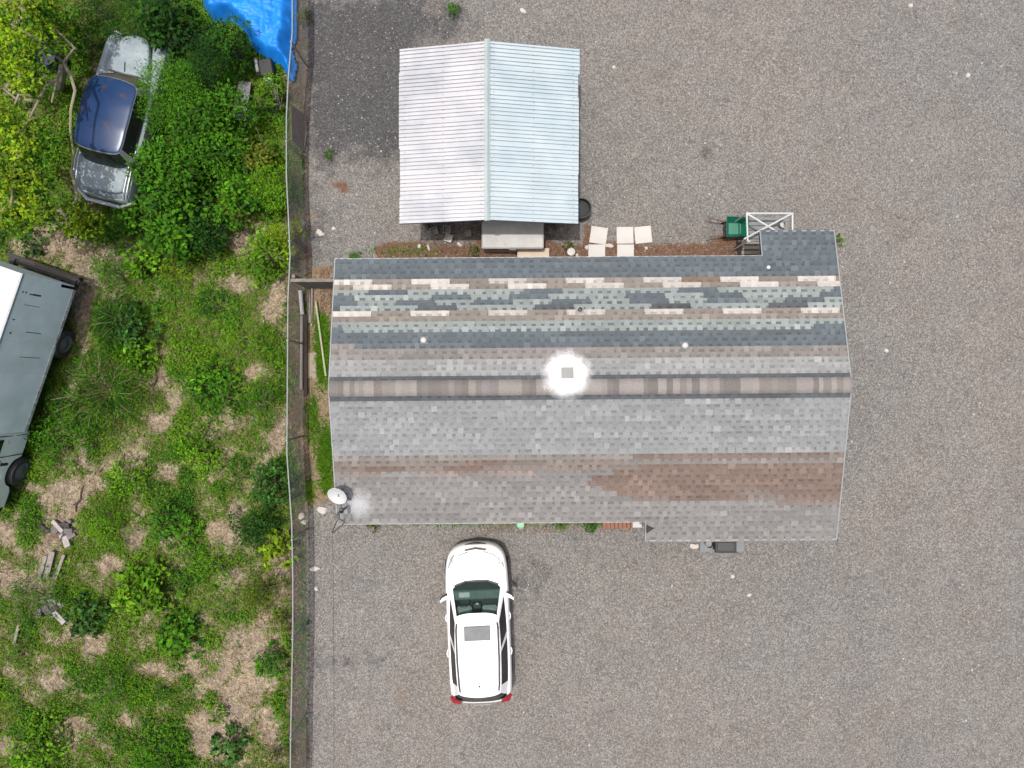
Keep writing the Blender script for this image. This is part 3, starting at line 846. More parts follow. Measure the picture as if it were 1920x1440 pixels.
WHITEPL = mat("white_plastic", C(226, 224, 220), .5, var=.1, scale=10)
GREYPL = mat("grey_plastic", C(168, 170, 168), .6, var=.15, scale=10)
def crate(label, px, py, s, h, rz, m):
    x, y, _ = W(px, py, h); t = thing("crate", label, "crate", (x, y, 0), rz, "small boxes in the shed mouth")
    b = MB(); w = .012
    b.box(-s, s, -s, s, 0, w)
    for a in ((-s, s, -s, -s + w), (-s, s, s - w, s), (-s, -s + w, -s + w, s - w), (s - w, s, -s + w, s - w)): b.box(a[0], a[1], a[2], a[3], w, h)
    b.build("body", m, t)
    b = MB()
    for a in ((-s - .01, s + .01, -s - .01, -s), (-s - .01, s + .01, s, s + .01), (-s - .01, -s, -s, s), (s, s + .01, -s, s)): b.box(a[0], a[1], a[2], a[3], h - .03, h + .004)
    b.build("rim", m, t)
crate("tilted pale grey crate at the far left of the shed mouth", 814, 433, .1, .16, .3, GREYPL)
crate("small white crate close under the shed eave, left of the chest", 838, 430, .1, .2, 0, GREYPL)
crate("white open crate lying just outside the shed shadow", 841, 446, .1, .12, -.35, WHITEPL)
crate("low grey tray between the crates and the chest", 877, 437, .09, .1, .05, GREYPL)
def chunk(name, label, cat, px, py, s, m, seed, group=None, flat=.5, stretch=1.0, rz=0.0):
    """irregular lump"""
    rg = np.random.default_rng(seed); bm = bmesh.new(); bmesh.ops.create_icosphere(bm, subdivisions=2, radius=s)
    for v in bm.verts:
        k = 1 + .18 * rg.standard_normal(); v.co = Vector((v.co.x * k * stretch, v.co.y * k, max(v.co.z, -.4 * s) * flat))
    me = bpy.data.meshes.new(name); bm.to_mesh(me); bm.free()
    x, y, _ = W(px, py, s * flat)
    return tag(link(name, me, m, None, (x, y, s * flat * .35), (0, 0, rz)), label, cat, group)
RUBBLE = mat("white_rubble", C(236, 230, 222), .9, var=.12, scale=12, bump=.3)
rub = [("white lump on the rusty soil at the far left end of the shed front", 786, 461, .06, 1, 0), ("short white stick-like scrap right of the leftmost white lump", 803, 463, .04, 2.2, 1.9),
       ("white scrap on the soil below the grey tray", 862, 458, .05, 2, 2.5), ("pale elongated stone on the gravel beside the fence", 600, 437, .075, 1.6, -.4),
       ("small white stone on the gravel right of the elongated one by the fence", 625, 428, .05, 1.1, 0), ("white broken piece at the south-west corner below the dish", 603, 957, .09, 1.6, -.3),
       ("upper of two white chunks at the fence foot west of the dish", 564, 968, .08, 1.2, .8), ("lower of two white chunks at the fence foot west of the dish", 569, 980, .07, 1.2, 0),
       ("white chunk lying on the gravel above the damp patch near the fence", 592, 1104, .06, 1, 0), ("white forked scrap on the gravel inside the fence", 590, 1067, .07, 2, .2),
       ("white block between the two columns of pavers", 1142, 460, .055, 2.6, -.1), ("cream lump touching the left column of pavers", 1100, 464, .06, 1.1, 0),
       ("pinkish white stone right of the pavers", 1212, 465, .05, 1, 0), ("small white stone nearest the white bucket", 1082, 478, .045, 1, 0),
       ("white lump left of the black bin by the south wall", 1302, 1025, .08, 1.6, .1), ("largest white stone in the open gravel right of the house", 1662, 657, .05, 1.3, 0),
       ("white stone at the top of the lot above the shed roof's right half", 980, 19, .06, 1.8, -.8), ("white stone on the gravel right of the shed", 1151, 125, .05, 1, 0),
       ("white stone near the top edge at the upper right of the lot", 1708, 10, .06, 1.2, .4), ("lone white stone in the upper right gravel", 1816, 140, .06, 1.1, 0),
       ("pair-forming white stone below the black bin", 1374, 1081, .05, 1.2, 0), ("white stone south-east of the black bin", 1405, 1116, .05, 1.4, .3)]
for i, (lab, px, py, s, st, rz) in enumerate(rub):
    chunk("stone", lab, "stone", px, py, s, RUBBLE, 50 + i, "loose white stones and scraps", .6, st, rz)
b = MB(); b.bbox(-.47, .47, -.13, .13, 0, .06, .01)
x, y, _ = W(1000, 472, .3)
t = thing("doorstep", "cream board step at the back door between shed and house", "step", (x, y - .03, 0)); b = MB(); b.bbox(-.47, .47, -.2, .14, .24, .30, .012); b.build("tread", mat("cream_board", C(246, 226, 204), .7, var=.1, scale=5), t)
b = MB(); b.box(-.42, -.36, -.16, .1, 0, .24); b.build("leg", WOOD, t); b = MB(); b.box(.36, .42, -.16, .1, 0, .24); b.build("leg", WOOD, t)
# bucket
x, y, _ = W(1071, 472, .3); t = thing("bucket", "white round lidded bucket on the soil between chest and pavers", "bucket", (x, y, 0))
b = MB(); b.lathe([(.09, 0), (.105, .27), (.112, .27), (.112, .30)], 16, cap0=True); b.build("body", WHITEPL, t, None, None, 40)
b = MB(); b.lathe([(.118, .285), (.118, .305), (.10, .312), (.03, .308)], 16, cap1=True); b.build("lid", WHITEPL, t, None, None, 40)
b = MB(); b.tube([(.11, 0, .27), (.09, -.1, .25), (0, -.14, .24), (-.09, -.1, .25), (-.11, 0, .27)], .004, 5); b.build("handle", MATS["mount_grey"], t)
# black tub
x, y, _ = W(1090, 390, .55); t = thing("barrel", "open black plastic barrel at the shed's south-east corner", "barrel", (x, y, 0))
BLK = mat("black_plastic", C(30, 33, 35), .6, var=.2, scale=5)
b = MB(); b.lathe([(.24, 0), (.27, .1), (.285, .3), (.28, .5), (.30, .53), (.30, .56), (.27, .56), (.265, .5), (.265, .38)], 28, cap0=True); b.build("body", BLK, t, None, None, 40)
b = MB(); b.lathe([(.265, .38), (.2, .40), (.1, .385), (.02, .39)], 20, cap1=True); b.build("filling", mat("barrel_filling", C(58, 66, 68), .8, var=.5, scale=9, bump=.6, bscale=14), t)

# pavers
PAV = mat("white_concrete", C(250, 248, 244), .85, var=.06, scale=6, second=C(236, 232, 226), sscale=3, sharp=.2)
for lab, px, py, rz, sx in (("upper paver of the left column, turned slightly clockwise", 1122.5, 441, -8, .5), ("lower paver of the left column, half under the house eave", 1119, 474, 0, .5),
                        ("upper paver of the middle column of white slabs", 1172, 441, 1, .5), ("lower paver of the middle column, half under the house eave", 1173, 474, 0, .5),
                        ("rightmost white paver, turned slightly anticlockwise", 1206, 440, 6, .5)):
    x, y, _ = W(px, py, .06); t = MB(); t.bbox(-sx / 2, sx / 2, -.25, .25, 0, .06, .008)
    o = t.build("paver", PAV, None, (x, y, 0), (0, 0, R(rz))); tag(o, lab, "paver", "square white paving slabs north of the house")

# ---- green wheelbarrow
x, y, _ = W(1384, 425, .6); t = thing("wheelbarrow", "green wheelbarrow with wooden handles beside the white canopy frame", "wheelbarrow", (x, y, 0), R(180))
GRN = mat("green_paint", C(30, 140, 112), .5, var=.15, scale=6)
b = MB(); o_ = [[(-.3, -.27, .62), (.34, -.3, .62), (.34, .3, .62), (-.3, .27, .62)], [(-.17, -.16, .33), (.2, -.17, .33), (.2, .17, .33), (-.17, .16, .33)]]
i_ = [[(px_ * .97, py_ * .97, pz_ + .006) for px_, py_, pz_ in r] for r in o_]
b.loft([i_[1], i_[0], o_[0], o_[1]], cap0=True, cap1=True); b.build("tray", GRN, t)
for s in (-1, 1):
    b = MB(); b.tube([(-.5, .12 * s, .2), (.3, .2 * s, .32), (.82, .28 * s, .52)], .02, 6); b.build("handle", mat("handle_wood", C(150, 112, 88), .8, var=.2), t)
    b = MB(); b.tube([(.2, .2 * s, .34), (.28, .22 * s, 0), (.34, .22 * s, 0), (.3, .2 * s, .34)], .014, 6); b.build("leg", BLK, t)
Mw = Matrix.Translation((-.48, 0, .19)) @ Matrix.Rotation(R(90), 4, 'X')
b = MB(); b.lathe([(.11, -.04), (.18, -.045), (.19, 0), (.18, .045), (.11, .04)], 20, Mw); w_ = b.build("wheel", MATS["dark_rubber"], t, None, None, 50)
b = MB(); b.lathe([(.02, -.03), (.115, -.03), (.115, .03), (.02, .03)], 12, Mw); b.build("rim", GRN, w_)

# ---- back porch deck with white tube frame
dk0 = thing("porch_deck", "grey wooden porch deck with steps at the north-east corner of the house", "deck", (0, 0, 0))
DKB = mat("grey_deck_board", C(150, 156, 156), .8, var=.2, scale=5)
dx0, dx1, dy0, dy1 = 6.78, 8.05, 3.72, 4.86
n = 9; wd = (dy1 - dy0) / n
for i in range(n):
    b = MB(); b.box(dx0, dx1, dy0 + i * wd + .008, dy0 + (i + 1) * wd - .008, .42, .455 + .002 * (i % 2)); b.build("plank", DKB, dk0)
b = MB()
for xx in (dx0 + .05, (dx0 + dx1) / 2, dx1 - .13): b.box(xx, xx + .08, dy0 + .04, dy1 - .04, .28, .42)
b.build("joist", WOOD, dk0)
for xx in (dx0 + .04, dx1 - .14):
    for yy in (dy0 + .04, dy1 - .14): b = MB(); b.box(xx, xx + .1, yy, yy + .1, 0, .28); b.build("post", WOOD, dk0)
STEPW = mat("step_board", C(176, 164, 146), .8, var=.2, scale=6)
for i in range(4):
    yy = 3.62 + i * .145
    b = MB(); b.box(6.66 + (.0 if i % 2 else .03), 7.2, yy, yy + .09, .50, .53); b.build("step", STEPW, dk0)
b = MB(); b.box(6.7, 6.76, 3.6, 4.2, 0, .497); b.box(7.1, 7.16, 3.73, 4.2, .46, .497); b.build("stringer", WOOD, dk0)
b = MB(); b.box(6.6, 6.8, 3.42, 3.58, 0, .42); b.build("stair_block", TRIM_M, dk0)
fz = 1.40
can = thing("canopy_frame", "white tube frame with crossed braces over the porch deck", "frame", (0, 0, 0))
TUB = mat("white_tube", C(240, 244, 244), .4, var=.04)
A = W(1400, 400, fz); Bc = W(1486, 400, fz); Dd = (A[0] + .03, 3.97, fz); Ee = (Bc[0], 3.97, fz)
for nm, p0, p1 in (("top_rail", A, Bc), ("top_rail", A, Dd), ("top_rail", Bc, Ee), ("brace", A, Ee), ("brace", Bc, (Dd[0] - .12, Dd[1] + .05, fz)), ("top_rail", Dd, Ee)):
    dz = .03 if nm == "brace" and p0 is Bc else 0
    b = MB(); b.tube([(p0[0], p0[1], p0[2] + dz), (p1[0], p1[1], p1[2] + dz)], .026, 8); b.build(nm, TUB, can)
for p0 in (A, Bc, Dd, Ee):
    b = MB(); b.tube([(p0[0], p0[1], 0), (p0[0], p0[1], fz)], .024, 8); b.build("post", TUB, can)
x, y, _ = W(1468, 421, .62); t = thing("pot", "small white pot standing on the porch deck", "pot", (x, y, .456))
b = MB(); b.lathe([(.06, 0), (.085, .16), (.095, .16), (.095, .19), (.08, .19), (.07, .12)], 14, cap0=True, cap1=True); b.build("body", WHITEPL, t, None, None, 40)

# ---- south wall bits
CONC = mat("grey_concrete", C(150, 156, 162), .85, var=.15, scale=5)
x, y, _ = W(1354, 1022, .06); t = MB(); t.bbox(-.66, .66, -.2, .45, 0, .06, .01); tag(t.build("concrete_pad", CONC, None, (x, y, 0)), "grey concrete pad under the black bin at the south wall", "pad")
x, y, _ = W(1361, 1026, .62); t = thing("storage_bin", "black lidded bin on the grey pad under the south eave", "bin", (x, y + .04, .06))
b = MB(); b.bbox(-.28, .28, -.18, .26, 0, .5, .02); b.build("body", BLK, t)
b = MB(); b.bbox(-.31, .31, -.21, .28, .5, .56, .015); l_ = b.build("lid", BLK, t)
b = MB(); b.bbox(-.24, .24, -.15, .10, .556, .572, .008); b.build("lid_panel", mat("dark_grey_plastic", C(50, 55, 58), .5, var=.15), l_)
x, y, _ = W(1331, 1024, .3); t = thing("bucket", "small grey bucket on the pad left of the black bin", "bucket", (x, y + .05, .06))
b = MB(); b.lathe([(.09, 0), (.12, .24), (.13, .25), (.115, .25), (.1, .1)], 14, cap0=True, cap1=True); b.build("body", GREYPL, t, None, None, 40)
x, y, _ = W(1195, 984, .25); t = MB(); t.bbox(-.14, .14, -.09, .09, 0, .25, .015); tag(t.build("white_block", WHITEPL, None, (x, y, 0)), "white box at the inner corner of the south wall", "box")
hv = Matrix.Rotation(HROT, 3, 'Z') @ Vector((SEX0 + .07, YS - .18, 0)) + Vector((1.95, -.07, 0))
t = thing("flood_lamp", "small black lamp on the inner roof corner above the white box", "lamp", (hv.x, hv.y, zr(YS - .18) + .02))
b = MB(); b.add([(-.06, .1, .03), (.13, 0, .03), (-.06, -.1, .03), (-.06, .1, .12), (.1, 0, .10), (-.06, -.1, .12)], [(0, 1, 4, 3), (1, 2, 5, 4), (2, 0, 3, 5), (3, 4, 5), (2, 1, 0)]); b.build("head", BLK, t)
b = MB(); b.tube([(-.05, 0, 0), (-.05, 0, .05)], .02, 6); b.build("bracket", BLK, t)
x, y, _ = W(976, 984, .2); t = thing("planter", "small mint green planter under the south eave behind the white car", "planter", (x, y, 0))
b = MB(); b.lathe([(.07, 0), (.1, .2), (.11, .2), (.11, .23), (.095, .23), (.09, .2)], 14, cap0=True, cap1=True); b.build("body", mat("mint_plastic", C(150, 226, 170), .5, var=.08), t, None, None, 40)
be = thing("brick_edging", "short row of red bricks set along the south wall left of the white box", "edging", (0, 0, 0))
BR = mat("red_brick", C(176, 124, 104), .9, var=.2, scale=9, bump=.3)
x, y, _ = W(1160, 985, .08); bm_ = None
for i in range(8):
    b = MB(); b.bbox(-.05, .05, -.1, .1, 0, .075, .006); b.build("brick", BR, be, (x - .42 + i * .118, y + random.uniform(-.012, .012), 0), (0, 0, random.uniform(-.06, .06)))

# ================================================================== FENCE
FT = 1.5
FPX = [(548, -60), (548, 60), (541, 140), (537, 220), (537, 330), (541, 410), (544, 480), (540, 560), (539, 700), (538, 850), (542, 910), (547, 980), (549, 1080), (549, 1180), (547, 1290), (545, 1380), (544, 1500)]
fence = thing("chain_link_fence", "chain-link fence with pale top rail between weedy lot and gravel", "fence", (0, 0, 0))
FTOP = [W(px, py, FT) for px, py in FPX]
STEEL = mat("galvanised_tube", C(190, 200, 196), .45, .3, var=.12, scale=5)
WIRE = mat("fence_wire", C(150, 158, 154), .5, .4, var=.1)
b = MB(); b.tube(FTOP, .02, 8); b.build("top_rail", STEEL, fence)
def fence_x(y):
    ys = [p[1] for p in FTOP][::-1]; xs = [p[0] for p in FTOP][::-1]; return float(np.interp(y, ys, xs))
yy = 12.2
while yy > -12.4:
    x = fence_x(yy); b = MB(); b.tube([(x + .05 - .05, yy, -.1), (x, yy, FT - .02)], .03, 8); b.lathe([(.036, FT - .03), (.04, FT + .02), (.015, FT + .05)], 8, Matrix.Translation((x, yy, 0)), cap1=True)
    b.build("post", STEEL, fence); yy -= 2.75
# mesh fabric: two families of slanted wires
Vs = []; Qs = []; sp_ = .075
def wire(y0, s):
    n = 6; pts = []
    for i in range(n):
        z = .03 + (FT - .06) * i / (n - 1); yy_ = y0 + s * (z) * 1.0
        pts.append((fence_x(yy_), yy_, z))
    r = .0028
    for i in range(n):
        p_ = pts[i]
        for (dx, dy) in ((r, 0), (-r * .5, r), (-r * .5, -r)): Vs.append((p_[0] + dx, p_[1] + dy, p_[2]))
    base = len(Vs) - 3 * n
    for i in range(n - 1):
        for k in range(3):
            a = base + i * 3 + k; c_ = base + i * 3 + (k + 1) % 3; Qs.append((a, c_, c_ + 3, a + 3))
y0 = -14.0
while y0 < 13.5: wire(y0, 1); wire(y0 + .02, -1); y0 += sp_
npmesh("wire_mesh", Vs, Qs, None, WIRE, fence)

# ---- board gate between fence and house
g0 = W(546, 526, FT); g1 = W(626, 524, FT)
gate = thing("board_fence", "weathered grey board fence joining chain-link fence to house corner", "fence", (g0[0], g0[1], 0))
gl = g1[0] - g0[0]
b = MB(); b.box(0, gl, -.045, .045, FT - .03, FT + .06); b.build("top_rail", WOOD, gate)
b = MB(); b.box(0, gl, .025, .07, .35, .44); b.build("bottom_rail", WOOD, gate)
nb = 8
for i in range(nb):
    b = MB(); b.box(i * gl / nb + .006, (i + 1) * gl / nb - .006, -.02 - .004 * (i % 2), .0, .04, FT - .03 - .02 * random.random()); b.build("board", WOOD, gate)
for xx in (.02, gl - .1):
    b = MB(); b.box(xx, xx + .09, .072, .16, 0, FT + .02); b.build("post", WOOD, gate)

# ---- junk lying along the fence
def bar(name, label, cat, p0, p1, r, m, n=8, z0=None, group=None, flat=False):
    a = W(p0[0], p0[1], p0[2]); c = W(p1[0], p1[1], p1[2]); b = MB()
    if flat:
        d = Vector(c) - Vector(a); Lh = d.length; b.bbox(0, Lh, -r, r, -.02, .02, .005); M_ = d.to_track_quat('X', 'Z').to_matrix().to_4x4(); M_.translation = a
        b.v = [tuple(M_ @ Vector(v)) for v in b.v]
    elif name == "fallen_branch":
        A_, C_ = Vector(a), Vector(c); k_ = random.Random(label); sd = (C_ - A_).cross(Vector((0, 0, 1))).normalized()
        b.tube([A_ + (C_ - A_) * t + sd * (k_.uniform(-.05, .05) if 0 < t < 1 else 0) for t in (0, .25, .5, .75, 1)], [r * .5, r * .8, r, r * .8, r * .45], n)
        m_ = A_ + (C_ - A_) * .6; b.tube([m_, m_ + (C_ - A_) * .22 + sd * .16], [r * .6, r * .25], 5)
    else: b.tube([a, c], r, n)
    return tag(b.build(name, m), label, cat, group)
bar("pipe", "long pinkish grey pipe lying beside the fence", "pipe", (566, 592, .12), (565, 730, .12), .05, mat("pinkish_pipe", C(178, 164, 164), .5, var=.1))
o = bar("gutter_piece", "short bright white gutter piece at the end of the grey pipe", "gutter", (563, 545, .15), (567, 590, .17), .06, mat("gutter_white", C(232, 234, 240), .45, var=.06))
bar("plank", "dark brown plank on edge right of the pinkish pipe", "plank", (573, 590, .08), (573, 742, .08), .05, mat("dark_plank", C(92, 80, 70), .9, var=.25), flat=True)
bar("plank", "left of two weathered grey planks below the board fence", "plank", (578, 541, .1), (581, 606, .1), .05, WOOD, flat=True)
bar("plank", "right of two weathered grey planks below the board fence", "plank", (585, 541, .06), (584, 612, .06), .03, DEADWOOD, flat=True)
bar("bamboo_pole", "pale green bamboo pole lying on the grass beside the house", "pole", (592, 565, .12), (611, 705, .1), .03, mat("bamboo", C(196, 214, 160), .6, var=.15, second=C(222, 196, 180), sscale=1.2, samount=.6))
x, y, _ = W(585, 685, .04); t = MB(); t.bbox(-.13, .13, -.38, .38, 0, .04, .008); tag(t.build("slab", mat("sandy_slab", C(186, 172, 154), .9, var=.15, scale=7), None, (x, y, 0)), "narrow tan concrete slab in the grass strip beside the house", "slab")
# leaning sheet by the fence
A = W(546, 200, 1.1); b = MB()
b.add([W(545, 196, 1.2), W(572, 214, .1), W(573, 252, .05), W(568, 284, .05), W(546, 262, .9), W(546, 202, 1.22), W(574, 216, .11), W(575, 253, .06), W(570, 286, .06), W(547, 264, .92)],
      [(0, 1, 2, 3, 4), (9, 8, 7, 6, 5), (0, 5, 6, 1), (1, 6, 7, 2), (2, 7, 8, 3), (3, 8, 9, 4), (4, 9, 5, 0)])
tag(b.build("leaning_sheet", mat("weathered_ply", C(186, 172, 158), .9, var=.2, scale=6, bump=.2)), "weathered brown sheet leaning on the chain-link fence opposite the shed", "sheet")

# ================================================================== VEHICLES
def crom(ctrl, n=6):
    """closed Catmull-Rom through control points"""
    out = []; k = len(ctrl)
    for i in range(k):
        p0, p1, p2, p3 = (np.array(ctrl[(i + j) % k], float) for j in (-1, 0, 1, 2))
        for s in range(n):
            t = s / n; t2, t3 = t * t, t * t * t
            out.append(tuple(.5 * ((2 * p1) + (-p0 + p2) * t + (2 * p0 - 5 * p1 + 4 * p2 - p3) * t2 + (-p0 + 3 * p1 - 3 * p2 + p3) * t3)))
    return out
def mirror(half):
    return half + [(-x, t) for x, t in half[-2:0:-1]]

def interp(tab):
    a = [p[0] for p in tab]; c = [p[1] for p in tab]
    return lambda t: float(np.interp(t, a, c))

def car_body(half, L_, ztop, rings, name, m, parent, n=6):
    """lower body: plan outline lofted upwards; rings = (x-scale, length-scale, fraction of top height, extra z)"""
    pts = crom(mirror(half), n); b = MB(); R_ = []
    for sx, sl, fz_, dz in rings:
        R_.append([(x * sx, L_ / 2 - (L_ / 2 + (t - L_ / 2) * sl), max(.2, ztop(t) * fz_ + dz)) for x, t in pts])
    b.loft(R_, cap0=True, cap1=True)
    return b.build(name, m, parent, None, None, 38)

def greenhouse(base, top, L_, zb, zt, parent, pil_m, glass_m, cols, roof_m, n=6, crown_z=.035, glass_names=None):
    """cabin: band between belt outline and roof outline, split into pillars and glass by column"""
    A = crom(mirror(base), n); Bt = crom(mirror(top), n); N_ = len(A); half = N_ // 2
    rows = [0, .07, .93, 1.0]
    w0 = max(abs(x) for x, _ in Bt)
    def ztx(x, t): return zt(t) + crown_z * (1 - (x / w0) ** 2)
    def P(c, r):
        (xa, ta), (xb, tb) = A[c % N_], Bt[c % N_]; f = rows[r]; bul = .03 * math.sin(math.pi * f)
        x = xa + (xb - xa) * f; t = ta + (tb - ta) * f; z = zb(ta) + (ztx(xb, tb) - zb(ta)) * f
        return (x * (1 + bul * .6), L_ / 2 - t, z + bul)
    frame = MB(); panes = {}
    for c in range(N_):
        h = c if c < half else N_ - 1 - c
        key = cols(h)
        for r in range(3):
            q = [P(c, r), P(c + 1, r), P(c + 1, r + 1), P(c, r + 1)]
            if r == 1 and key:
                k = key if key in ("windshield", "rear_window") else (key, c < half)
                panes.setdefault(k, MB()).add(q, [(0, 1, 2, 3)])
            else: frame.add(q, [(0, 1, 2, 3)])
    frame.build("cabin_frame", pil_m, parent, None, None, 50)
    for k, b in panes.items():
        nm = k if isinstance(k, str) else "side_window"
        b.build(nm, glass_m[nm] if isinstance(glass_m, dict) else glass_m, parent, None, None, 40)
    rf = MB(); R_ = []
    cy = sum(t for _, t in Bt) / N_
    for s, dz in ((1.0, .0), (.985, .008), (.95, .014), (.85, .017), (.7, .018), (.5, .018), (.3, .018), (.12, .018), (.02, .018)):
        R_.append([(x * s, L_ / 2 - (cy + (t - cy) * s), ztx(x * s, cy + (t - cy) * s) + dz) for x, t in Bt])
    rf.loft(R_, cap1=True)
    return rf.build("roof", roof_m, parent, None, None, 60)

def wheel(parent, x, y, r, w, m_t, m_r, side):
    M_ = Matrix.Translation((x, y, r)) @ Matrix.Rotation(R(90), 4, 'Y')
    b = MB(); b.lathe([(r * .62, -w / 2), (r * .92, -w / 2), (r, -w * .32), (r, w * .32), (r * .92, w / 2), (r * .62, w / 2), (r * .55, 0)], 28, M_)
    o = b.build("wheel", m_t, parent, None, None, 50)
    b = MB(); s = 1 if side > 0 else -1
    b.lathe([(r * .63, s * w * .42), (r * .5, s * w * .3), (r * .2, s * w * .42), (r * .05, s * w * .45)], 20, M_, cap1=True); b.build("rim", m_r, o, None, None, 40)

# ---- white SUV
suv = thing("parked_car", "white parked SUV with sunroof and red tail lamps below the house", "car", (-.955, -6.88, 0), R(2.4))
WPAINT = mat("white_car_paint", (.80, .80, .80), .25, var=.015, scale=3, coat=.6)
BLKTRIM = mat("black_trim", C(40, 42, 44), .55, var=.1)
SGL = glass_mat("car_glass", (.012, .02, .022), .8)
SGD = glass_mat("car_glass_dark", (.008, .009, .011), .08, .1)
SL = 4.61
half = [(0, 0), (.40, .03), (.68, .15), (.84, .42), (.90, 1.0), (.905, 2.3), (.90, 3.5), (.87, 4.2), (.78, 4.46), (.42, 4.59), (0, 4.61)]
zt_ = interp([(0, .74), (.12, .84), (.4, .93), (.94, 1.03), (1.3, 1.03), (3.5, 1.07), (4.3, 1.06), (4.45, .98), (4.61, .80)])
car_body(half, SL, zt_, [(.92, .975, 0, .17), (.985, .995, .38, 0), (1.0, 1.0, .62, 0), (.995, .998, .82, 0), (.965, .985, .95, 0), (.93, .97, 1.0, 0), (.72, .955, 1.0, .035), (.4, .95, 1.0, .05), (.03, .945, 1.0, .055)], "body", WPAINT, suv)
base = [(0, .93), (.42, .97), (.715, 1.20), (.80, 1.9), (.815, 2.9), (.78, 3.95), (.64, 4.33), (0, 4.42)]
top = [(0, 1.80), (.36, 1.82), (.565, 1.93), (.615, 2.4), (.615, 3.1), (.58, 3.82), (.47, 3.98), (0, 4.04)]
def cols(h):
    c = h / 6
    if c < 1.83: return "windshield"
    if c < 2.17: return None
    if c < 3.45: return "front_side"
    if c < 3.66: return None
    if c < 4.8: return "rear_side"
    if c < 5.5: return None
    return "rear_window"
rf = greenhouse(base, top, SL, lambda t: zt_(t) + .02, interp([(1.8, 1.55), (2.4, 1.62), (3.2, 1.63), (4.04, 1.58)]), suv, WPAINT,
                {"windshield": SGL, "side_window": SGD, "rear_window": SGD}, cols, WPAINT)
def sy(t): return SL / 2 - t
b = MB(); b.bbox(-.36, .36, sy(2.46), sy(2.06), 1.665, 1.690, .01); b.build("sunroof", mat("sunroof_glass", C(120, 128, 134), .12, var=.25, scale=3, spec=.8), rf)
for s in (-1, 1):
    b = MB(); b.tube([(s * .555, sy(2.0), 1.60), (s * .575, sy(2.15), 1.66), (s * .575, sy(3.0), 1.68), (s * .55, sy(3.7), 1.655), (s * .53, sy(3.88), 1.60)], .026, 6); b.build("roof_rail", mat("rail_grey", C(84, 86, 90), .4, var=.08), suv)
    # lamps, mirrors
    b = MB(); b.add([(s * .56, sy(.17), .80), (s * .80, sy(.40), .86), (s * .83, sy(.72), .95), (s * .77, sy(.62), .99), (s * .62, sy(.30), .93)], [(0, 1, 2, 3, 4) if s < 0 else (4, 3, 2, 1, 0)])
    b.v = [(x, y, z + .012) for x, y, z in b.v]; b.build("headlight", mat("lamp_clear", C(206, 208, 206), .15, var=.1, spec=.8), suv)
    b = MB(); R_ = [[(s * .58, sy(4.34), 1.16), (s * .72, sy(4.25), 1.18), (s * .81, sy(4.17), 1.12)], [(s * .55, sy(4.47), 1.04), (s * .80, sy(4.42), 1.05), (s * .885, sy(4.24), 1.04)], [(s * .55, sy(4.56), .80), (s * .80, sy(4.49), .80), (s * .885, sy(4.30), .86)]]
    b.loft(R_, closed=False); b.build("tail_lamp", mat("red_lens", C(190, 30, 48), .2, var=.08, spec=.8), suv)
    b = MB(); b.loft([[(s * .86, sy(1.36), 1.0), (s * .86, sy(1.46), 1.0), (s * .86, sy(1.46), 1.1), (s * .86, sy(1.36), 1.1)], [(s * .98, sy(1.42), 1.0), (s * .98, sy(1.51), 1.0), (s * .98, sy(1.51), 1.14), (s * .98, sy(1.42), 1.14)], [(s * 1.04, sy(1.49), 1.03), (s * 1.04, sy(1.55), 1.03), (s * 1.04, sy(1.55), 1.12), (s * 1.04, sy(1.49), 1.12)]], cap1=True, cap0=True)
    mi = b.build("mirror", WPAINT, suv, None, None, 30)
    b = MB(); b.tube([(s * .84, sy(1.34), 1.04), (s * .96, sy(1.38), 1.10), (s * 1.03, sy(1.46), 1.12)], .028, 6); b.build("mirror_foot", BLKTRIM, mi)
    for yy_ in (.86, 3.55): wheel(suv, s * .80, sy(yy_), .34, .23, MATS["dark_rubber"], mat("alloy", C(170, 172, 174), .3, .8, var=.05), s)
    for yy_ in (1.95, 2.95):
        b = MB(); b.tube([(s * .90, sy(yy_), .93), (s * .925, sy(yy_ + .1), .935), (s * .90, sy(yy_ + .2), .93)], .013, 5); b.build("door_handle", WPAINT, suv)
b = MB(); b.tube([(-.30, sy(.16), .872), (0, sy(.115), .885), (.30, sy(.16), .872)], .022, 5); b.tube([(-.52, sy(.12), .66), (0, sy(.02), .66), (.52, sy(.12), .66)], .05, 6); b.build("grille", BLKTRIM, suv)
b = MB()
for s in (-1, 1):
    b.tube([(s * .70, sy(1.12), zt_(1.12) + .05), (s * .71, sy(.8), zt_(.8) + .05), (s * .66, sy(.42), zt_(.42) + .055), (s * .5, sy(.28), zt_(.28) + .07), (s * .22, sy(.2), zt_(.2) + .09)], .009, 4)
b.build("hood_seam", mat("seam_grey", C(110, 112, 116), .7, var=.1), suv)
b = MB(); b.box(-.25, .25, -.004, .004, -.055, .055); b.build("number_plate", mat("plate_white", C(214, 216, 214), .5, var=.05), suv, (0, sy(4.625), .72), (R(8), 0, 0))
b = MB(); b.tube([(-.62, sy(1.10), 1.085), (-.3, sy(.98), 1.09), (.3, sy(.98), 1.09), (.62, sy(1.10), 1.085)], .03, 5); b.build("wiper_cowl", BLKTRIM, suv)
b = MB(); b.lathe([(.03, 0), (.025, .02), (.006, .03)], 8, Matrix.Translation((0, sy(3.72), 1.655)), cap1=True); b.tube([(0, sy(3.72), 1.68), (0, sy(3.84), 1.75)], .006, 4); b.build("antenna", MATS["rail_grey"], rf)
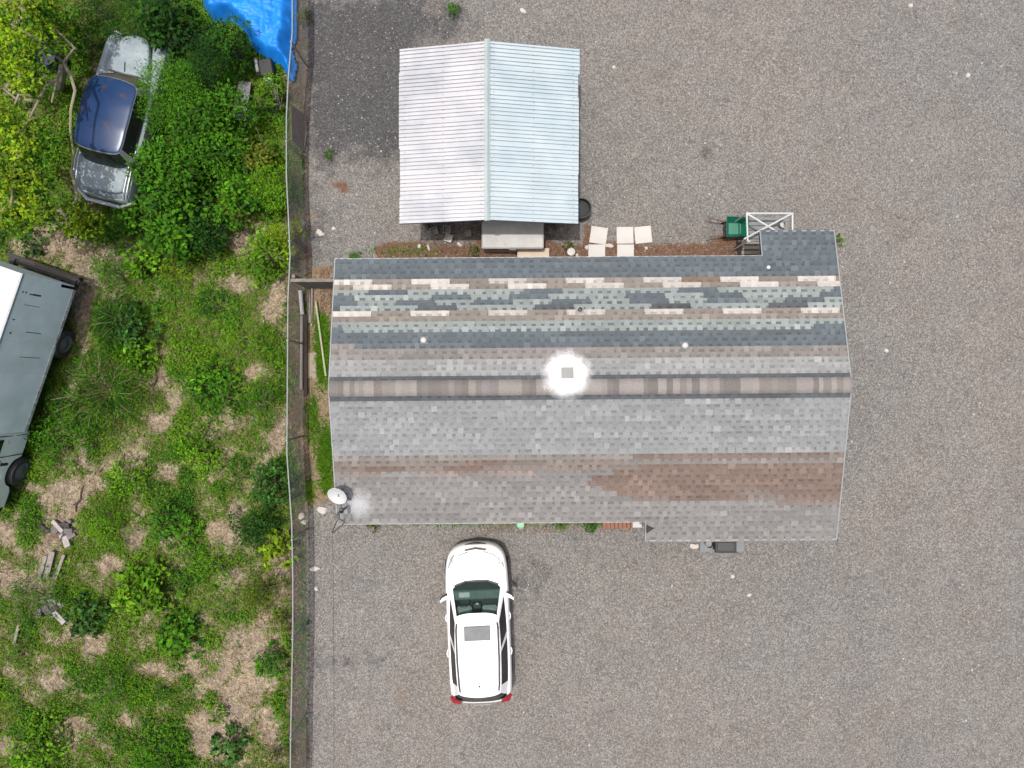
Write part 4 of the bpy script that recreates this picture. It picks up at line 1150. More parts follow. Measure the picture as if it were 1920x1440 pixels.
# cabin inside
inn = bpy.data.objects.new("interior", None); COL.objects.link(inn); inn.parent = suv
DARKIN = mat("cabin_dark", C(60, 68, 70), .8, var=.2, scale=6)
SEATM = mat("seat_cloth", C(190, 200, 190), .9, var=.2, scale=8)
b = MB(); pts = crom(mirror([(x * .97, .97 + (t - .93) * .985) for x, t in base]), 4); b.add([(x, sy(t), zt_(t) + .062) for x, t in pts], [tuple(range(len(pts)))]); b.build("floor", DARKIN, inn)
b = MB(); b.bbox(-.66, .66, sy(1.50), sy(1.22), 1.06, 1.13, .03); b.build("dashboard", mat("dash_green_grey", C(120, 138, 134), .7, var=.2), inn)
for s in (-1, 1):
    b = MB(); b.bbox(s * .36 - .22, s * .36 + .22, sy(1.98), sy(1.64), 1.06, 1.26, .06); b.build("seat", SEATM, inn)
    b = MB(); b.bbox(s * .36 - .11, s * .36 + .11, sy(2.0), sy(1.88), 1.27, 1.42, .03); b.build("headrest", SEATM, inn)
b = MB(); b.lathe([(.17, 0), (.185, .012), (.17, .024), (.155, .012), (.17, 0)], 18, Matrix.Translation((-.36, sy(1.56), 1.16)) @ Matrix.Rotation(R(-62), 4, 'X')); b.build("steering_wheel", BLKTRIM, inn)
b = MB(); b.bbox(-.1, .1, sy(1.80), sy(1.74), 1.44, 1.50, .015); b.build("rear_view_mirror", BLKTRIM, inn)
b = MB(); b.bbox(-.03, .05, sy(1.62), sy(1.56), 1.17, 1.22, .01); b.build("reflection_block", WHITEPL, inn)  # added pale block, stands in for a bright spot in the windscreen
b = MB(); b.bbox(-.5, -.2, sy(1.42), sy(1.28), 1.13, 1.136, .002); b.build("reflection_sheet", WHITEPL, inn)  # added pale sheet, imitates blotchy windscreen reflections
b = MB(); b.bbox(-.13, .13, sy(2.2), sy(1.56), 1.06, 1.16, .03); b.build("console", BLKTRIM, inn)

# ---- derelict saloon in the bushes
x, y, _ = W(221, 216, .95)
old = thing("derelict_car", "rusting old grey saloon with navy roof among the bushes", "car", (x, y, .03), R(-14.5))
OL = 4.75
OGREY = mat("faded_grey_paint", C(184, 201, 209), .55, .0, var=.14, scale=3, second=C(150, 164, 168), sscale=1.6, sharp=.2, samount=.62, spec=.3)
NAVY = mat("navy_paint", (.008, .028, .085), .3, var=.2, scale=2, second=(.05, .03, .022), sscale=2.1, sharp=.05, samount=.66, spec=.3)
RUSTM = mat("rust_brown", C(98, 82, 60), .85, var=.3, scale=7)
CHROME = mat("dull_chrome", (.34, .36, .37), .5, .5, var=.2, scale=8)
half = [(0, .20), (.45, .16), (.76, .06), (.89, .35), (.91, 1.3), (.90, 2.6), (.90, 3.6), (.86, 4.35), (.78, 4.66), (.4, 4.74), (0, 4.75)]
zo = interp([(0, .80), (.3, .93), (1.3, 1.0), (3.4, .98), (4.2, .93), (4.6, .82), (4.75, .66)])
car_body(half, OL, zo, [(.92, .97, 0, .3), (1, 1, .5, 0), (1, 1, .75, 0), (.965, .99, .95, 0), (.90, .98, 1.0, .0), (.78, .97, 1.0, -.01), (.70, .96, 1.0, -.10), (.3, .95, 1.0, -.08), (.03, .95, 1.0, -.08)], "body", OGREY, old)
def hood_like(name, outline, zf, crownz, m, edge=.05):
    pts = crom(outline, 6); cx = sum(p[0] for p in pts) / len(pts); ct = sum(p[1] for p in pts) / len(pts); b = MB(); R_ = []
    wm = max(abs(x - cx) for x, _ in pts)
    for s, dz in ((1.0, -.12), (1.0, -.03), (.97, -.005), (.9, .0), (.75, .0), (.55, .0), (.35, .0), (.15, .0), (.02, .0)):
        R_.append([(cx + (x - cx) * s, OL / 2 - (ct + (t - ct) * s), zf(ct + (t - ct) * s) + edge + (crownz - edge) * (1 - ((x - cx) * s / wm) ** 2) + dz) for x, t in pts])
    b.loft(R_, cap1=True); return b.build(name, m, old, None, None, 60)
hood_like("hood", [(0, .06), (.28, .12), (.44, .38), (.55, .85), (.60, 1.16), (.3, 1.22), (0, 1.24), (-.3, 1.22), (-.60, 1.16), (-.55, .85), (-.44, .38), (-.28, .12)], lambda t: zo(t) - .03, .17, OGREY)
hood_like("trunk_lid", [(0, 3.80), (.5, 3.76), (.66, 3.84), (.66, 4.2), (.56, 4.48), (0, 4.56), (-.56, 4.48), (-.66, 4.2), (-.66, 3.84), (-.5, 3.76)], lambda t: zo(t) - .06, .11, OGREY)
base = [(0, 1.22), (.45, 1.27), (.75, 1.46), (.81, 2.2), (.81, 2.95), (.78, 3.48), (.58, 3.82), (0, 3.90)]
top = [(0, 1.54), (.42, 1.57), (.65, 1.69), (.70, 2.2), (.70, 2.85), (.66, 3.38), (.52, 3.55), (0, 3.60)]
def ocols(h):
    c = h / 6
    if c < 1.83: return "windshield"
    if c < 2.17: return None
    if c < 4.9: return "side"
    if c < 5.5: return None
    return "rear_window"
OGL = glass_mat("old_car_glass", (.02, .025, .022), .25, .12)
greenhouse(base, top, OL, lambda t: zo(t) - .02, interp([(1.5, 1.42), (2.2, 1.52), (2.9, 1.52), (3.6, 1.44)]), old, CHROME, {"windshield": mat("dirty_windshield", C(104, 94, 70), .5, var=.25, scale=5), "side_window": OGL, "rear_window": mat("green_black_glass", C(46, 58, 52), .15, var=.2, scale=4, spec=.7)}, ocols, NAVY, crown_z=.05)
def oy(t): return OL / 2 - t
b = MB(); b.bbox(-.68, .68, oy(3.5), oy(1.62), .93, .96, .02); b.build("cabin_floor", DARKIN, old)
for s in (-1, 1):
    for k in (0, 1):
        b = MB(); b.tube([(s * (.80 - .09 * k), oy(3.25), 1.0), (s * (.815 - .09 * k), oy(3.9), 1.0), (s * (.79 - .09 * k), oy(4.45), .92), (s * (.76 - .09 * k), oy(4.66), .80)], .018, 6); b.build("chrome_strip", CHROME, old)
    b = MB(); b.lathe([(.12, 0), (.125, .05), (.09, .07), (.02, .08)], 16, Matrix.Translation((s * .66, oy(.10), .76)) @ Matrix.Rotation(R(-90), 4, 'X'), cap1=True); b.build("headlight", CHROME, old, None, None, 40)
    for yy_ in (.82, 3.75): wheel(old, s * .78, oy(yy_), .33, .18, MATS["dark_rubber"], RUSTM, s)
b = MB(); b.tube([(-.82, oy(4.62), .52), (-.5, oy(4.85), .52), (.5, oy(4.85), .52), (.82, oy(4.62), .52)], .06, 8); b.build("rear_bumper", CHROME, old)
b = MB(); b.tube([(-.5, oy(.2), .6), (.5, oy(.2), .6)], .12, 8); b.build("grille", RUSTM, old)
b = MB(); b.tube([(-.05, oy(.92), 1.14), (.02, oy(1.2), 1.15)], .01, 5); b.build("wiper", BLKTRIM, old)

# ---- derelict box truck
trk = thing("box_truck", "old box truck with white roof and peeling pale blue side", "truck", (-12.46, 2.81, 0), R(160.97))
TSIDE = mat("pale_blue_side", (.76, .84, .85), .5, var=.06, scale=1.6, second=(.62, .70, .68), sscale=.9, sharp=.14, samount=.56, spec=.4)
TROOF = mat("truck_roof_white", C(244, 242, 240), .55, var=.08, scale=1.2, second=C(176, 178, 186), sscale=.7, sharp=.1, samount=.66)
FRM = mat("dark_steel", C(48, 46, 46), .7, var=.3, scale=6)
TW, TL, TZ0, TZ1 = 2.2, 4.42, .85, 3.04
npan = 5
for i in range(npan):
    ya, yb = i * TL / npan, (i + 1) * TL / npan
    for xs in (0, TW):
        b = MB(); s = 1 if xs == 0 else -1; y0_ = ya + .001
        xa, xb = sorted((xs, xs + s * .03))
        if i == 0: b.box(xa, xb, y0_, yb - .001, 1.45, TZ1 - .03); b.box(xa, xb, y0_ + .13, yb - .001, TZ0, 1.445)
        else: b.box(xa, xb, y0_, yb - .001, TZ0, TZ1 - .03)
        b.build("side_panel", TSIDE, trk)
for xs in (-.012, TW - .02):
    b = MB(); b.box(xs, xs + .032, .0, TL, TZ1 - .07, TZ1 + .005); b.build("roof_rail", mat("worn_rail", (.26, .3, .34), .5, var=.2), trk)
    b = MB(); b.box(xs, xs + .032, .14, TL, TZ0 - .06, TZ0 + .05); b.build("sill_rail", mat("worn_sill", (.5, .53, .48), .7, var=.4, scale=9, second=C(120, 104, 84), sscale=4, samount=.6), trk)
b = MB(); R_ = [[(-.0, 0, TZ1), (.03, 0, TZ1 + .03), (TW / 2, 0, TZ1 + .06), (TW - .03, 0, TZ1 + .03), (TW, 0, TZ1)], [(-.0, TL, TZ1), (.03, TL, TZ1 + .03), (TW / 2, TL, TZ1 + .06), (TW - .03, TL, TZ1 + .03), (TW, TL, TZ1)]]
b.loft(R_, closed=False); b.build("roof", TROOF, trk, None, None, 50)
b = MB(); b.box(.03, TW - .03, .02, .05, TZ0, TZ1 - .03); b.build("rear_door", TSIDE, trk)
b = MB(); b.box(.03, TW - .03, TL - .05, TL - .02, TZ0, TZ1 - .03); b.build("front_panel", TSIDE, trk)
b = MB(); b.box(.0, TW, .06, TL, TZ0 - .1, TZ0 - .065); b.build("cargo_floor", FRM, trk)
b = MB(); b.box(-.02, TW + .02, -.26, -.16, .62, .78); b.box(.1, .24, -.158, .1, .55, .74); b.box(TW - .24, TW - .1, -.158, .1, .55, .74); b.box(.02, TW - .02, -.14, -.02, .66, .70); b.build("rear_bumper", FRM, trk)
b = MB(); b.tube([(-.02, -.22, .83), (TW * .6, -.2, .83)], .035, 6); b.build("step_bar", mat("dark_rust", C(64, 52, 44), .85, var=.3, scale=7), trk)
b = MB(); b.box(.55, .65, .0, 6.3, .55, .73); b.box(1.55, 1.65, .0, 6.3, .55, .73); b.build("chassis", FRM, trk)
for k, (ya, za, zb, w_) in enumerate(((.46, 2.1, 2.42, .045), (.47, 2.42, 2.55, .03), (.44, 2.66, 2.71, .04), (.44, 2.78, 2.83, .04), (.78, 2.0, 2.6, .012), (1.2, 2.75, 2.84, .03), (1.55, 2.72, 2.78, .05), (2.95, 2.72, 2.80, .12), (3.1, 2.75, 2.83, .08), (3.2, 2.7, 2.74, .04), (1.5, 1.6, 2.2, .02), (2.2, 1.3, 2.1, .015))):
    b = MB(); b.box(-.004, -.0005, ya, ya + w_, za, zb); b.build("paint_mark", mat("faded_black", C(84, 96, 102), .8, var=.3, scale=14), trk)
# cab
CABM = mat("cab_pale_green", (.66, .74, .70), .5, var=.10, scale=2, second=(.52, .58, .54), sscale=2, sharp=.2, samount=.6)
cz = interp([(4.42, 2.25), (5.0, 2.2), (5.35, 2.0), (5.75, 1.35), (6.5, 1.18), (6.75, 1.05)])
def cabring(yv):
    z1 = cz(yv); lowz = .55
    if 5.2 < yv < 6.15: lowz = .55 + .42 * math.sqrt(max(0, 1 - ((yv - 5.67) / .48) ** 2))
    sh = .10 + .03 * (z1 < 1.4)
    return [(.06, yv, lowz), (.03, yv, min(1.2, z1 - .1)), (.08, yv, z1 - .06), (.08 + sh, yv, z1), (1.1, yv, z1 + .05), (TW - .08 - sh, yv, z1), (TW - .08, yv, z1 - .06), (TW - .03, yv, min(1.2, z1 - .1)), (TW - .06, yv, lowz)]
b = MB(); ys_ = [4.45, 4.8, 5.1, 5.2, 5.3, 5.42, 5.55, 5.67, 5.8, 5.92, 6.04, 6.14, 6.3, 6.6, 6.75]
b.loft([cabring(v) for v in ys_], closed=False, cap1=True, cap0=True); b.build("cab", CABM, trk, None, None, 35)
b = MB(); b.box(.025, .055, 4.62, 5.05, 1.55, 2.05); b.build("door_window", SGD, trk)
b = MB(); b.add([(.3, 5.38, 1.99), (TW - .3, 5.38, 1.99), (TW - .3, 5.72, 1.44), (.3, 5.72, 1.44)], [(0, 1, 2, 3)]); b.v = [(x, y + .02, z + .015) for x, y, z in b.v]; b.build("windshield", SGD, trk)
b = MB(); b.tube([(.05, 4.52, .6), (.03, 4.52, 2.0)], .012, 4); b.tube([(.03, 5.12, .6), (.03, 5.14, 1.5)], .012, 4); b.build("door_seam", FRM, trk)
b = MB(); b.tube([(.02, 4.66, 1.35), (-.0, 4.75, 1.35)], .015, 5); b.build("door_handle", CHROME, trk)
b = MB(); b.tube([(.02, 5.2, 1.5), (-.2, 5.25, 1.62)], .012, 5); b.box(-.26, -.2, 5.2, 5.26, 1.5, 1.8); b.build("mirror", FRM, trk)
for xs, s in ((.2, -1), (TW - .2, 1)):
    for yy_ in (1.75, 5.67): wheel(trk, xs - (.1 if s < 0 else -.1), yy_, .43, .26, MATS["dark_rubber"], mat("wheel_grey", C(128, 132, 134), .6, .2, var=.2), s)
b = MB(); b.tube([(.1, 6.85, .6), (TW - .1, 6.85, .6)], .09, 6); b.build("front_bumper", FRM, trk)

# ================================================================== blue tarp and lot junk
poly = [(352, -60), (368, 5), (388, 34), (420, 26), (448, 52), (466, 84), (492, 106), (520, 116), (534, 140), (545, 141), (549, 110), (540, 78), (549, 60), (549, -60)]
wp = [W(px, py, .6)[:2] for px, py in poly]
def inside(x, y, P_):
    r = np.zeros(x.shape, bool); n = len(P_); j = n - 1
    for i in range(n):
        xi, yi = P_[i]; xj, yj = P_[j]
        c = ((yi > y) != (yj > y)) & (x < (xj - xi) * (y - yi) / (yj - yi + 1e-12) + xi); r ^= c; j = i
    return r
def edist(x, y, P_):
    d = np.full(x.shape, 9.0); n = len(P_)
    for i in range(n):
        ax, ay = P_[i]; bx, by = P_[(i + 1) % n]; vx, vy = bx - ax, by - ay
        t = np.clip(((x - ax) * vx + (y - ay) * vy) / (vx * vx + vy * vy), 0, 1); d = np.minimum(d, np.hypot(x - ax - t * vx, y - ay - t * vy))
    return d
V, Q, X, Y = grid_mesh("t", -9.8, -5.9, 8.6, 12.5, .035)
wx_ = X + .05 * (fbm(X, Y, 6, 70) - .5); wy_ = Y + .05 * (fbm(X, Y, 6, 71) - .5)
ins = inside(wx_, wy_, wp); ed = edist(wx_, wy_, wp)
fold = np.abs(np.sin(X * 9 + 4 * fbm(X, Y, 1.2, 75)) ) * .04 + np.abs(fbm(X * .6, Y * 1.6, 4, 77) - .5) * .28 + .5 * fbm(X, Y, .9, 79)
V[:, 2] = .10 + sstep(0, .35, ed) * (.25 + fold) + .03 * fbm(X, Y, 12, 81)
Q = Q[ins[Q].all(1)]
used = np.unique(Q); mp = -np.ones(len(V), int); mp[used] = np.arange(len(used))
Vt = V[used]; Qt = mp[Q]
tarp = npmesh("tarp", Vt, Qt, None, mat("blue_tarp", (.008, .17, .58), .5, var=.15, scale=2, spec=.3))
tarp.data.polygons.foreach_set("use_smooth", [True] * len(tarp.data.polygons))
so_ = tarp.modifiers.new("thickness", 'SOLIDIFY'); so_.thickness = .006
tag(tarp, "crumpled bright blue tarpaulin spread over a pile by the fence", "tarpaulin")
# things beside it
x, y, _ = W(453, 186, .3); t = MB(); nxs = 12
for_r = [[(-.2 + .4 * i / nxs, -.55, .3 + .015 * (i % 2)) for i in range(nxs + 1)], [(-.17 + .4 * i / nxs, 0, .34 + .015 * (i % 2)) for i in range(nxs + 1)], [(-.13 + .36 * i / nxs, .5, .36 + .015 * (i % 2)) for i in range(nxs + 1)]]
t.loft(for_r, closed=False); o = t.build("roofing_scrap", mat("grey_scrap", C(158, 156, 160), .7, var=.25, scale=6), None, (x, y, 0), (0, 0, R(-8)))
md = o.modifiers.new("thickness", 'SOLIDIFY'); md.thickness = .012; tag(o, "bent grey corrugated scrap lying in the weeds below the tarp", "scrap")
x, y, _ = W(500, 128, .4); t = thing("junk_box", "black crate with a white end sticking out from under the tarp", "crate", (x, y, 0), R(10))
b = MB(); b.bbox(-.2, .2, -.25, .25, .1, .5, .03); b.build("body", BLK, t); b = MB(); b.bbox(-.17, .1, -.40, -.26, .25, .42, .02); b.build("end_panel", WHITEPL, t); b = MB(); b.bbox(-.3, -.21, -.1, .32, .2, .5, .02); b.build("side_panel", GREYPL, t)
x, y, _ = W(94, 110, .6); t = thing("drum", "dark navy drum in the shade under the yellow-green tree", "drum", (x, y, 0))
b = MB(); b.lathe([(.27, 0), (.28, .2), (.29, .22), (.28, .24), (.28, .5), (.29, .52), (.28, .54), (.28, .8), (.29, .82), (.27, .83), (.26, .80), (.03, .80)], 24, cap0=True, cap1=True); b.build("body", mat("navy_drum", C(20, 30, 88), .4, var=.1), t, None, None, 40)
for lab, a, c, r in (("widest of three weathered boards on the sandy ground", (98, 1034, .22), (86, 1084, .18), .085), ("narrow right-hand board of three on the sandy ground", (120, 1040, .2), (103, 1087, .18), .045), ("left-hand grey board of three, half in the weeds", (86, 1042, .2), (74, 1086, .16), .05), ("short white board alone in the weeds near the left edge", (35, 1172, .2), (26, 1210, .2), .04)):
    bar("board", lab, "board", a, c, r, DEADWOOD, flat=True, group="old boards lying on the lot")
for lab, a, c, r in (("long dark branch pointing down to the three boards", (182, 825, .2), (160, 868, .15), .03), ("short dark stick below the long branch", (157, 910, .12), (142, 960, .12), .035), ("thin stick lying across the weeds in the middle of the lot", (262, 922, .2), (292, 911, .2), .02), ("grey stick standing in the grass right of the palm", (298, 690, .1), (287, 735, .1), .03)):
    bar("fallen_branch", lab, "branch", a, c, r, mat("dark_branch", C(86, 72, 60), .9, var=.3), 6, group="fallen sticks on the lot")
def heap(label, px, py, w, seed):
    rg_ = random.Random(seed); x, y, _ = W(px, py, .12); t = thing("scrap_heap", label, "scrap", (x, y, .03))
    for i in range(16):
        b = MB(); l_, w_, h_ = rg_.uniform(.06, .24), rg_.uniform(.03, .10), rg_.uniform(.01, .05); b.bbox(-l_, l_, -w_, w_, -h_, h_, .004)
        b.build("piece", mat(("scrap_grey", "scrap_dark", "scrap_pale")[i % 3], (C(132, 126, 124), C(76, 70, 68), C(196, 190, 186))[i % 3], .8, var=.3, scale=14), t,
                (rg_.gauss(0, w * .45), rg_.gauss(0, w * .4), .05 + .16 * rg_.random()), (rg_.uniform(-.4, .4), rg_.uniform(-.4, .4), rg_.uniform(0, 3.1)))
heap("small heap of grey scrap in the weeds above the three boards", 118, 998, .42, 91)
heap("grey rubble heap half hidden by weeds near the lower left", 95, 1138, .4, 92)

# ================================================================== TREE
rg = np.random.default_rng(33)
tr = thing("broadleaf_tree", "yellow-green broadleaf tree with pale limbs at the upper left", "tree", (W(112, 165)[0], W(112, 165)[1], 0))
TX, TY = tr.location.x, tr.location.y
def rel(px, py, z): a = W(px, py, z); return (a[0] - TX, a[1] - TY, z)
LIMB = mat("pale_limb", C(176, 168, 138), .9, var=.25, scale=7, bump=.3)
b = MB(); b.tube([rel(112, 165, -.1), rel(112, 158, .8), rel(116, 140, 1.5), rel(119, 118, 2.1)], [.13, .12, .11, .09], 8); b.build("trunk", LIMB, tr)
limbs = [[(119, 118, 2.1), (107, 148, 2.6), (97, 192, 2.9)], [(107, 148, 2.6), (84, 165, 2.8), (72, 190, 3.0), (40, 250, 3.3)], [(119, 118, 2.1), (132, 140, 2.4), (141, 170, 2.5), (133, 205, 2.5), (132, 245, 2.4), (138, 290, 2.1), (134, 318, 2.0)], [(119, 118, 2.1), (80, 80, 2.9), (20, 45, 3.4)], [(72, 190, 3.0), (30, 185, 3.2), (5, 165, 3.4)],
         [(40, 250, 3.3), (25, 330, 3.3), (20, 400, 3.2)], [(134, 318, 2.0), (145, 370, 2.2), (120, 410, 2.3)], [(55, 180, 3.1), (35, 178, 3.3), (28, 195, 3.3)], [(119, 118, 2.1), (140, 90, 2.6), (100, 50, 3.0)]]
for lm in limbs:
    b = MB(); b.tube([rel(*p_) for p_ in lm], [.05 * (1 - .55 * i / (len(lm) - 1)) for i in range(len(lm))], 7); b.build("limb", LIMB, tr)
spots = [(12, 25), (45, 12), (70, 30), (25, 75), (58, 70), (90, 52), (105, 75), (5, 110), (40, 112), (-10, 60), (8, 160), (-8, 210), (10, 235), (40, 226), (25, 262), (60, 252), (0, 290), (30, 300), (45, 330), (62, 345), (10, 340), (30, 375), (55, 392), (5, 405), (25, 425), (70, 415), (-15, 320), (-20, 260),
         (128, 62), (110, 40), (135, 392), (125, 420), (155, 408), (175, 420), (45, 150), (92, 20), (20, 200), (-30, 120), (-30, 400), (60, 165), (85, 60), (65, 100), (20, 130), (80, 395), (45, 280), (150, 425), (105, 5), (60, -5)]
bl = []
for (px, py) in spots:
    z = rg.uniform(2.5, 3.9) if px < 105 else rg.uniform(1.5, 2.4)
    a = rel(px, py, z); bl.append((a[0], a[1], z, rg.uniform(.2, .36) if px < 105 else rg.uniform(.18, .30), .75))
V, Q, Cc = crown(rg, bl, 520, .10, .5, KIND['yellow'], .3, rosette=4, shell=.35)
npmesh("crown", V, Q, Cc, LEAF, tr)
V, Q, Cc = crown(rg, [(x_, y_, z_ - .45, r_ * 1.15, .7) for x_, y_, z_, r_, _ in bl], 420, .10, .5, KIND['mid'], .28, rosette=3, shell=.3)
npmesh("lower_foliage", V, Q, Cc, LEAF, tr)

# ================================================================== SHRUBS
S = [("large feathery green bush right of the derelict car's cabin", 330, 190, 78, 1.9, 'mid'), ("dense green bush between derelict car and chain-link fence", 388, 225, 66, 1.9, 'mid'),
     ("dark bush overhanging the tarpaulin's left edge", 418, 70, 44, 1.7, 'dark'), ("dark bush at the top edge left of the tarp", 318, 45, 48, 1.7, 'dark'), ("dark leafy bush above the derelict car's nose", 265, 30, 55, 1.4, 'dark'),
     ("shaded bush directly below the dark overhanging one", 380, 125, 52, 1.7, 'dark'), ("leafy bush at the derelict car's rear right wing", 315, 330, 60, 1.6, 'mid'), ("green bush right of the car's rear, under the bare twigs", 385, 290, 55, 1.5, 'mid'),
     ("lush green bush in the middle of the upper lot", 330, 415, 62, 1.5, 'mid'), ("rounded bush against the fence opposite the shed's middle", 505, 350, 42, 1.4, 'bright'), ("yellow-green bush pushing through the fence near the shed's corner", 525, 445, 34, 1.5, 'yellow'),
     ("leafy bush below the yellow-green one at the fence", 495, 485, 48, 1.2, 'bright'), ("dark bush left of the yellow-green fence bush", 385, 430, 40, 1.3, 'dark'), ("bush on the sandy patch below the broadleaf tree", 235, 430, 42, .9, 'mid'),
     ("low bush at the foot of the tall lush one", 335, 490, 40, .9, 'yellow'), ("bush right of the truck's rear corner", 215, 510, 48, .9, 'mid'), ("dark tangled bush right of the truck's middle", 250, 610, 46, .9, 'cool'),
     ("rounded weed clump at the truck's cab", 115, 815, 60, .8, 'mid'), ("bright clump in the weeds right of the fan palm", 262, 665, 32, .7, 'bright'), ("leafy clump by the fence beside the pipe", 515, 700, 38, .8, 'bright'),
     ("clump by the fence level with the house ridge", 490, 760, 44, .8, 'mid'), ("dark bush against the fence west of the dish", 505, 915, 46, 1.3, 'cool'), ("dark green bush below the one west of the dish", 475, 985, 46, 1.1, 'dark'),
     ("yellowish bush at the fence level with the car's nose", 520, 1030, 34, 1.1, 'yellow'), ("dark brownish bush at the fence level with the windscreen", 490, 1110, 46, 1.1, 'olive'), ("small bush at the fence level with the sunroof", 525, 1165, 24, .8, 'olive'),
     ("bush at the fence level with the car's tail lamps", 505, 1240, 32, .8, 'mid'), ("small upright bush alone on the bare sand", 405, 1335, 20, .6, 'bright'), ("leafy clump in the centre of the lower lot", 270, 1105, 56, .8, 'bright'),
     ("weedy clump over the grey rubble heap", 70, 1120, 54, .7, 'mid'), ("broad weed clump right of the three boards", 200, 985, 52, .7, 'bright'), ("clump between the two bare sandy ovals", 330, 985, 50, .7, 'mid'),
     ("green mound in the lot above the sandy oval", 240, 895, 44, .7, 'bright'), ("mint-toned weed patch in the lower lot right of the rubble heap", 165, 1150, 42, .5, 'cool'), ("bright clump near the left edge by the short white board", 30, 1225, 34, .5, 'bright'),
     ("mid green clump in the lower lot left of the big sandy patch", 215, 1290, 52, .6, 'mid'), ("bright weeds at the lower left corner", 70, 1400, 60, .6, 'bright'), ("clump at the bottom edge left of the sandy patch", 300, 1410, 56, .6, 'mid'),
     ("dark low clump at the bottom edge below the sandy patch", 430, 1400, 34, .5, 'cool'), ("clump at the bottom right corner of the weedy lot", 515, 1420, 30, .7, 'olive'), ("light green clump midway down the lot beside the fence", 470, 640, 44, .7, 'bright'),
     ("clump right of the bare strip in the middle of the lot", 400, 720, 48, .7, 'mid'), ("wispy green clump below the middle of the lot", 380, 850, 48, .6, 'bright'), ("dark clump at the lower middle of the lot", 340, 1190, 44, .6, 'mid'),
     ("clump beside the dark fence bush, level with the bonnet", 400, 1060, 44, .7, 'bright'), ("green sprig between truck cab and left edge boards", 55, 970, 26, .4, 'mid'), ("small green bush on the sand above the truck's rear", 58, 455, 24, .6, 'cool'),
     ("dark ferny bush right of the corrugated scrap", 512, 170, 26, .8, 'bright'), ("dim bush at the fence under the leaning sheet", 470, 300, 40, 1.0, 'olive'),
     ("dark undergrowth at the top edge right of the broadleaf tree", 190, 20, 50, 1.0, 'dark'), ("dark undergrowth left of the derelict car's bonnet", 165, 75, 40, .8, 'dark'), ("leafy bush left of the rounded fence bush, level with the shed's lower half", 448, 378, 46, 1.3, 'mid'), ("bush between the corrugated scrap and the rounded fence bush", 438, 285, 42, 1.2, 'mid'), ("bright bush between the lush one and the truck's rear", 275, 480, 40, .9, 'bright'), ("shaded bush below the derelict car's boot", 235, 395, 36, .8, 'mid')]
for i, (lab, px, py, rp, h, k) in enumerate(S):
    up = py < 460 and px > 240
    shrub(lab, px, py, rp * (1.14 if up else 1.02), h * (1.35 if up else 1.0), k, 200 + i, leaf=(.07, .13, .095, .16, .08)[i % 5], aspect=(.3, .5, .42, .55, .25)[i % 5], dens=1.5 if up else (.9 if h > 1 else .75))
for i, (lab, px, py, rp, h, k) in enumerate((("small weed at the top edge left of the shed roof", 850, 18, 14, .3, 'mid'), ("small weed at the house's north-east corner", 1573, 450, 11, .3, 'bright'),
      ("small green plant under the south eave behind the car", 1052, 986, 10, .4, 'bright'), ("larger green plant under the south eave left of the bricks", 1106, 987, 13, .45, 'mid'), ("tuft at the south eave near the house's west end", 698, 985, 13, .3, 'olive'),
      ("tuft at the fence foot level with the sunroof", 566, 1175, 13, .35, 'mid'), ("tiny weed in the gravel below the damp stain's middle", 618, 290, 9, .2, 'mid'), ("little weed at the house's north-west corner", 665, 478, 11, .25, 'mid'), ("weed at the north wall below the chest's left end", 888, 470, 11, .3, 'olive'),
      ("weed beside the white bucket", 1066, 462, 10, .3, 'olive'), ("tuft at the fence foot under the tarp's edge", 568, 30, 16, .4, 'olive'))):
    shrub(lab, px, py, rp, h, k, 400 + i, leaf=.06, aspect=.4, dens=1.0, group="weeds on the gravel lot", name="weed", cat="weed")

# ---- fan palms
def palm(label, px, py, rpx, h, seed):
    rg = np.random.default_rng(seed); x, y, _ = W(px, py, h * .6); t = thing("fan_palm", label, "palm", (x, y, .05), 0, "low palms on the lot"); r = rpx / 63
    Cn = []; Ax = []; No = []; Ln = []; Wd = []; Co = []; st = MB()
    for i in range(22):
        a = 2 * math.pi * i / 22 + rg.uniform(-.2, .2); rr = r * rg.uniform(.75, 1.1); hz = h * rg.uniform(.5, 1)
        pts = [np.array([math.cos(a) * rr * s, math.sin(a) * rr * s, hz * math.sin(s * 2.2)]) for s in np.linspace(0, 1, 12)]
        st.tube([tuple(p_) for p_ in pts[::3]], .012, 4)
        for j in range(2, 12):
            d = pts[j] - pts[j - 1]; d = d / np.linalg.norm(d)
            for s in (-1, 1):
                sd = np.array([-math.sin(a) * s, math.cos(a) * s, -.1]); ax = d * .8 + sd * .8; ln = .36 * (1.2 - j / 14) + .06
                Cn.append(pts[j] + ax / np.linalg.norm(ax) * ln * .5); Ax.append(ax); No.append(np.array([0, 0, 1.]) + .3 * rg.standard_normal(3)); Ln.append(ln); Wd.append(.034)
                Co.append(np.array(KIND['dark' if rg.random() < .75 else 'mid']) * rg.uniform(.6, 1.2))
    V, Q = leaves(np.array(Cn), np.array(Ax), np.array(No), np.array(Ln), np.array(Wd)); npmesh("frond", V, Q, np.array(Co), LEAF, t); st.build("frond_stem", mat("frond_stem", C(120, 128, 70), .8, var=.2), t)
palm("low fan palm with spreading dark fronds right of the truck", 188, 735, 82, 1.2, 61)
palm("smaller low palm at the left of the dark tangled bush", 222, 600, 50, .7, 62)

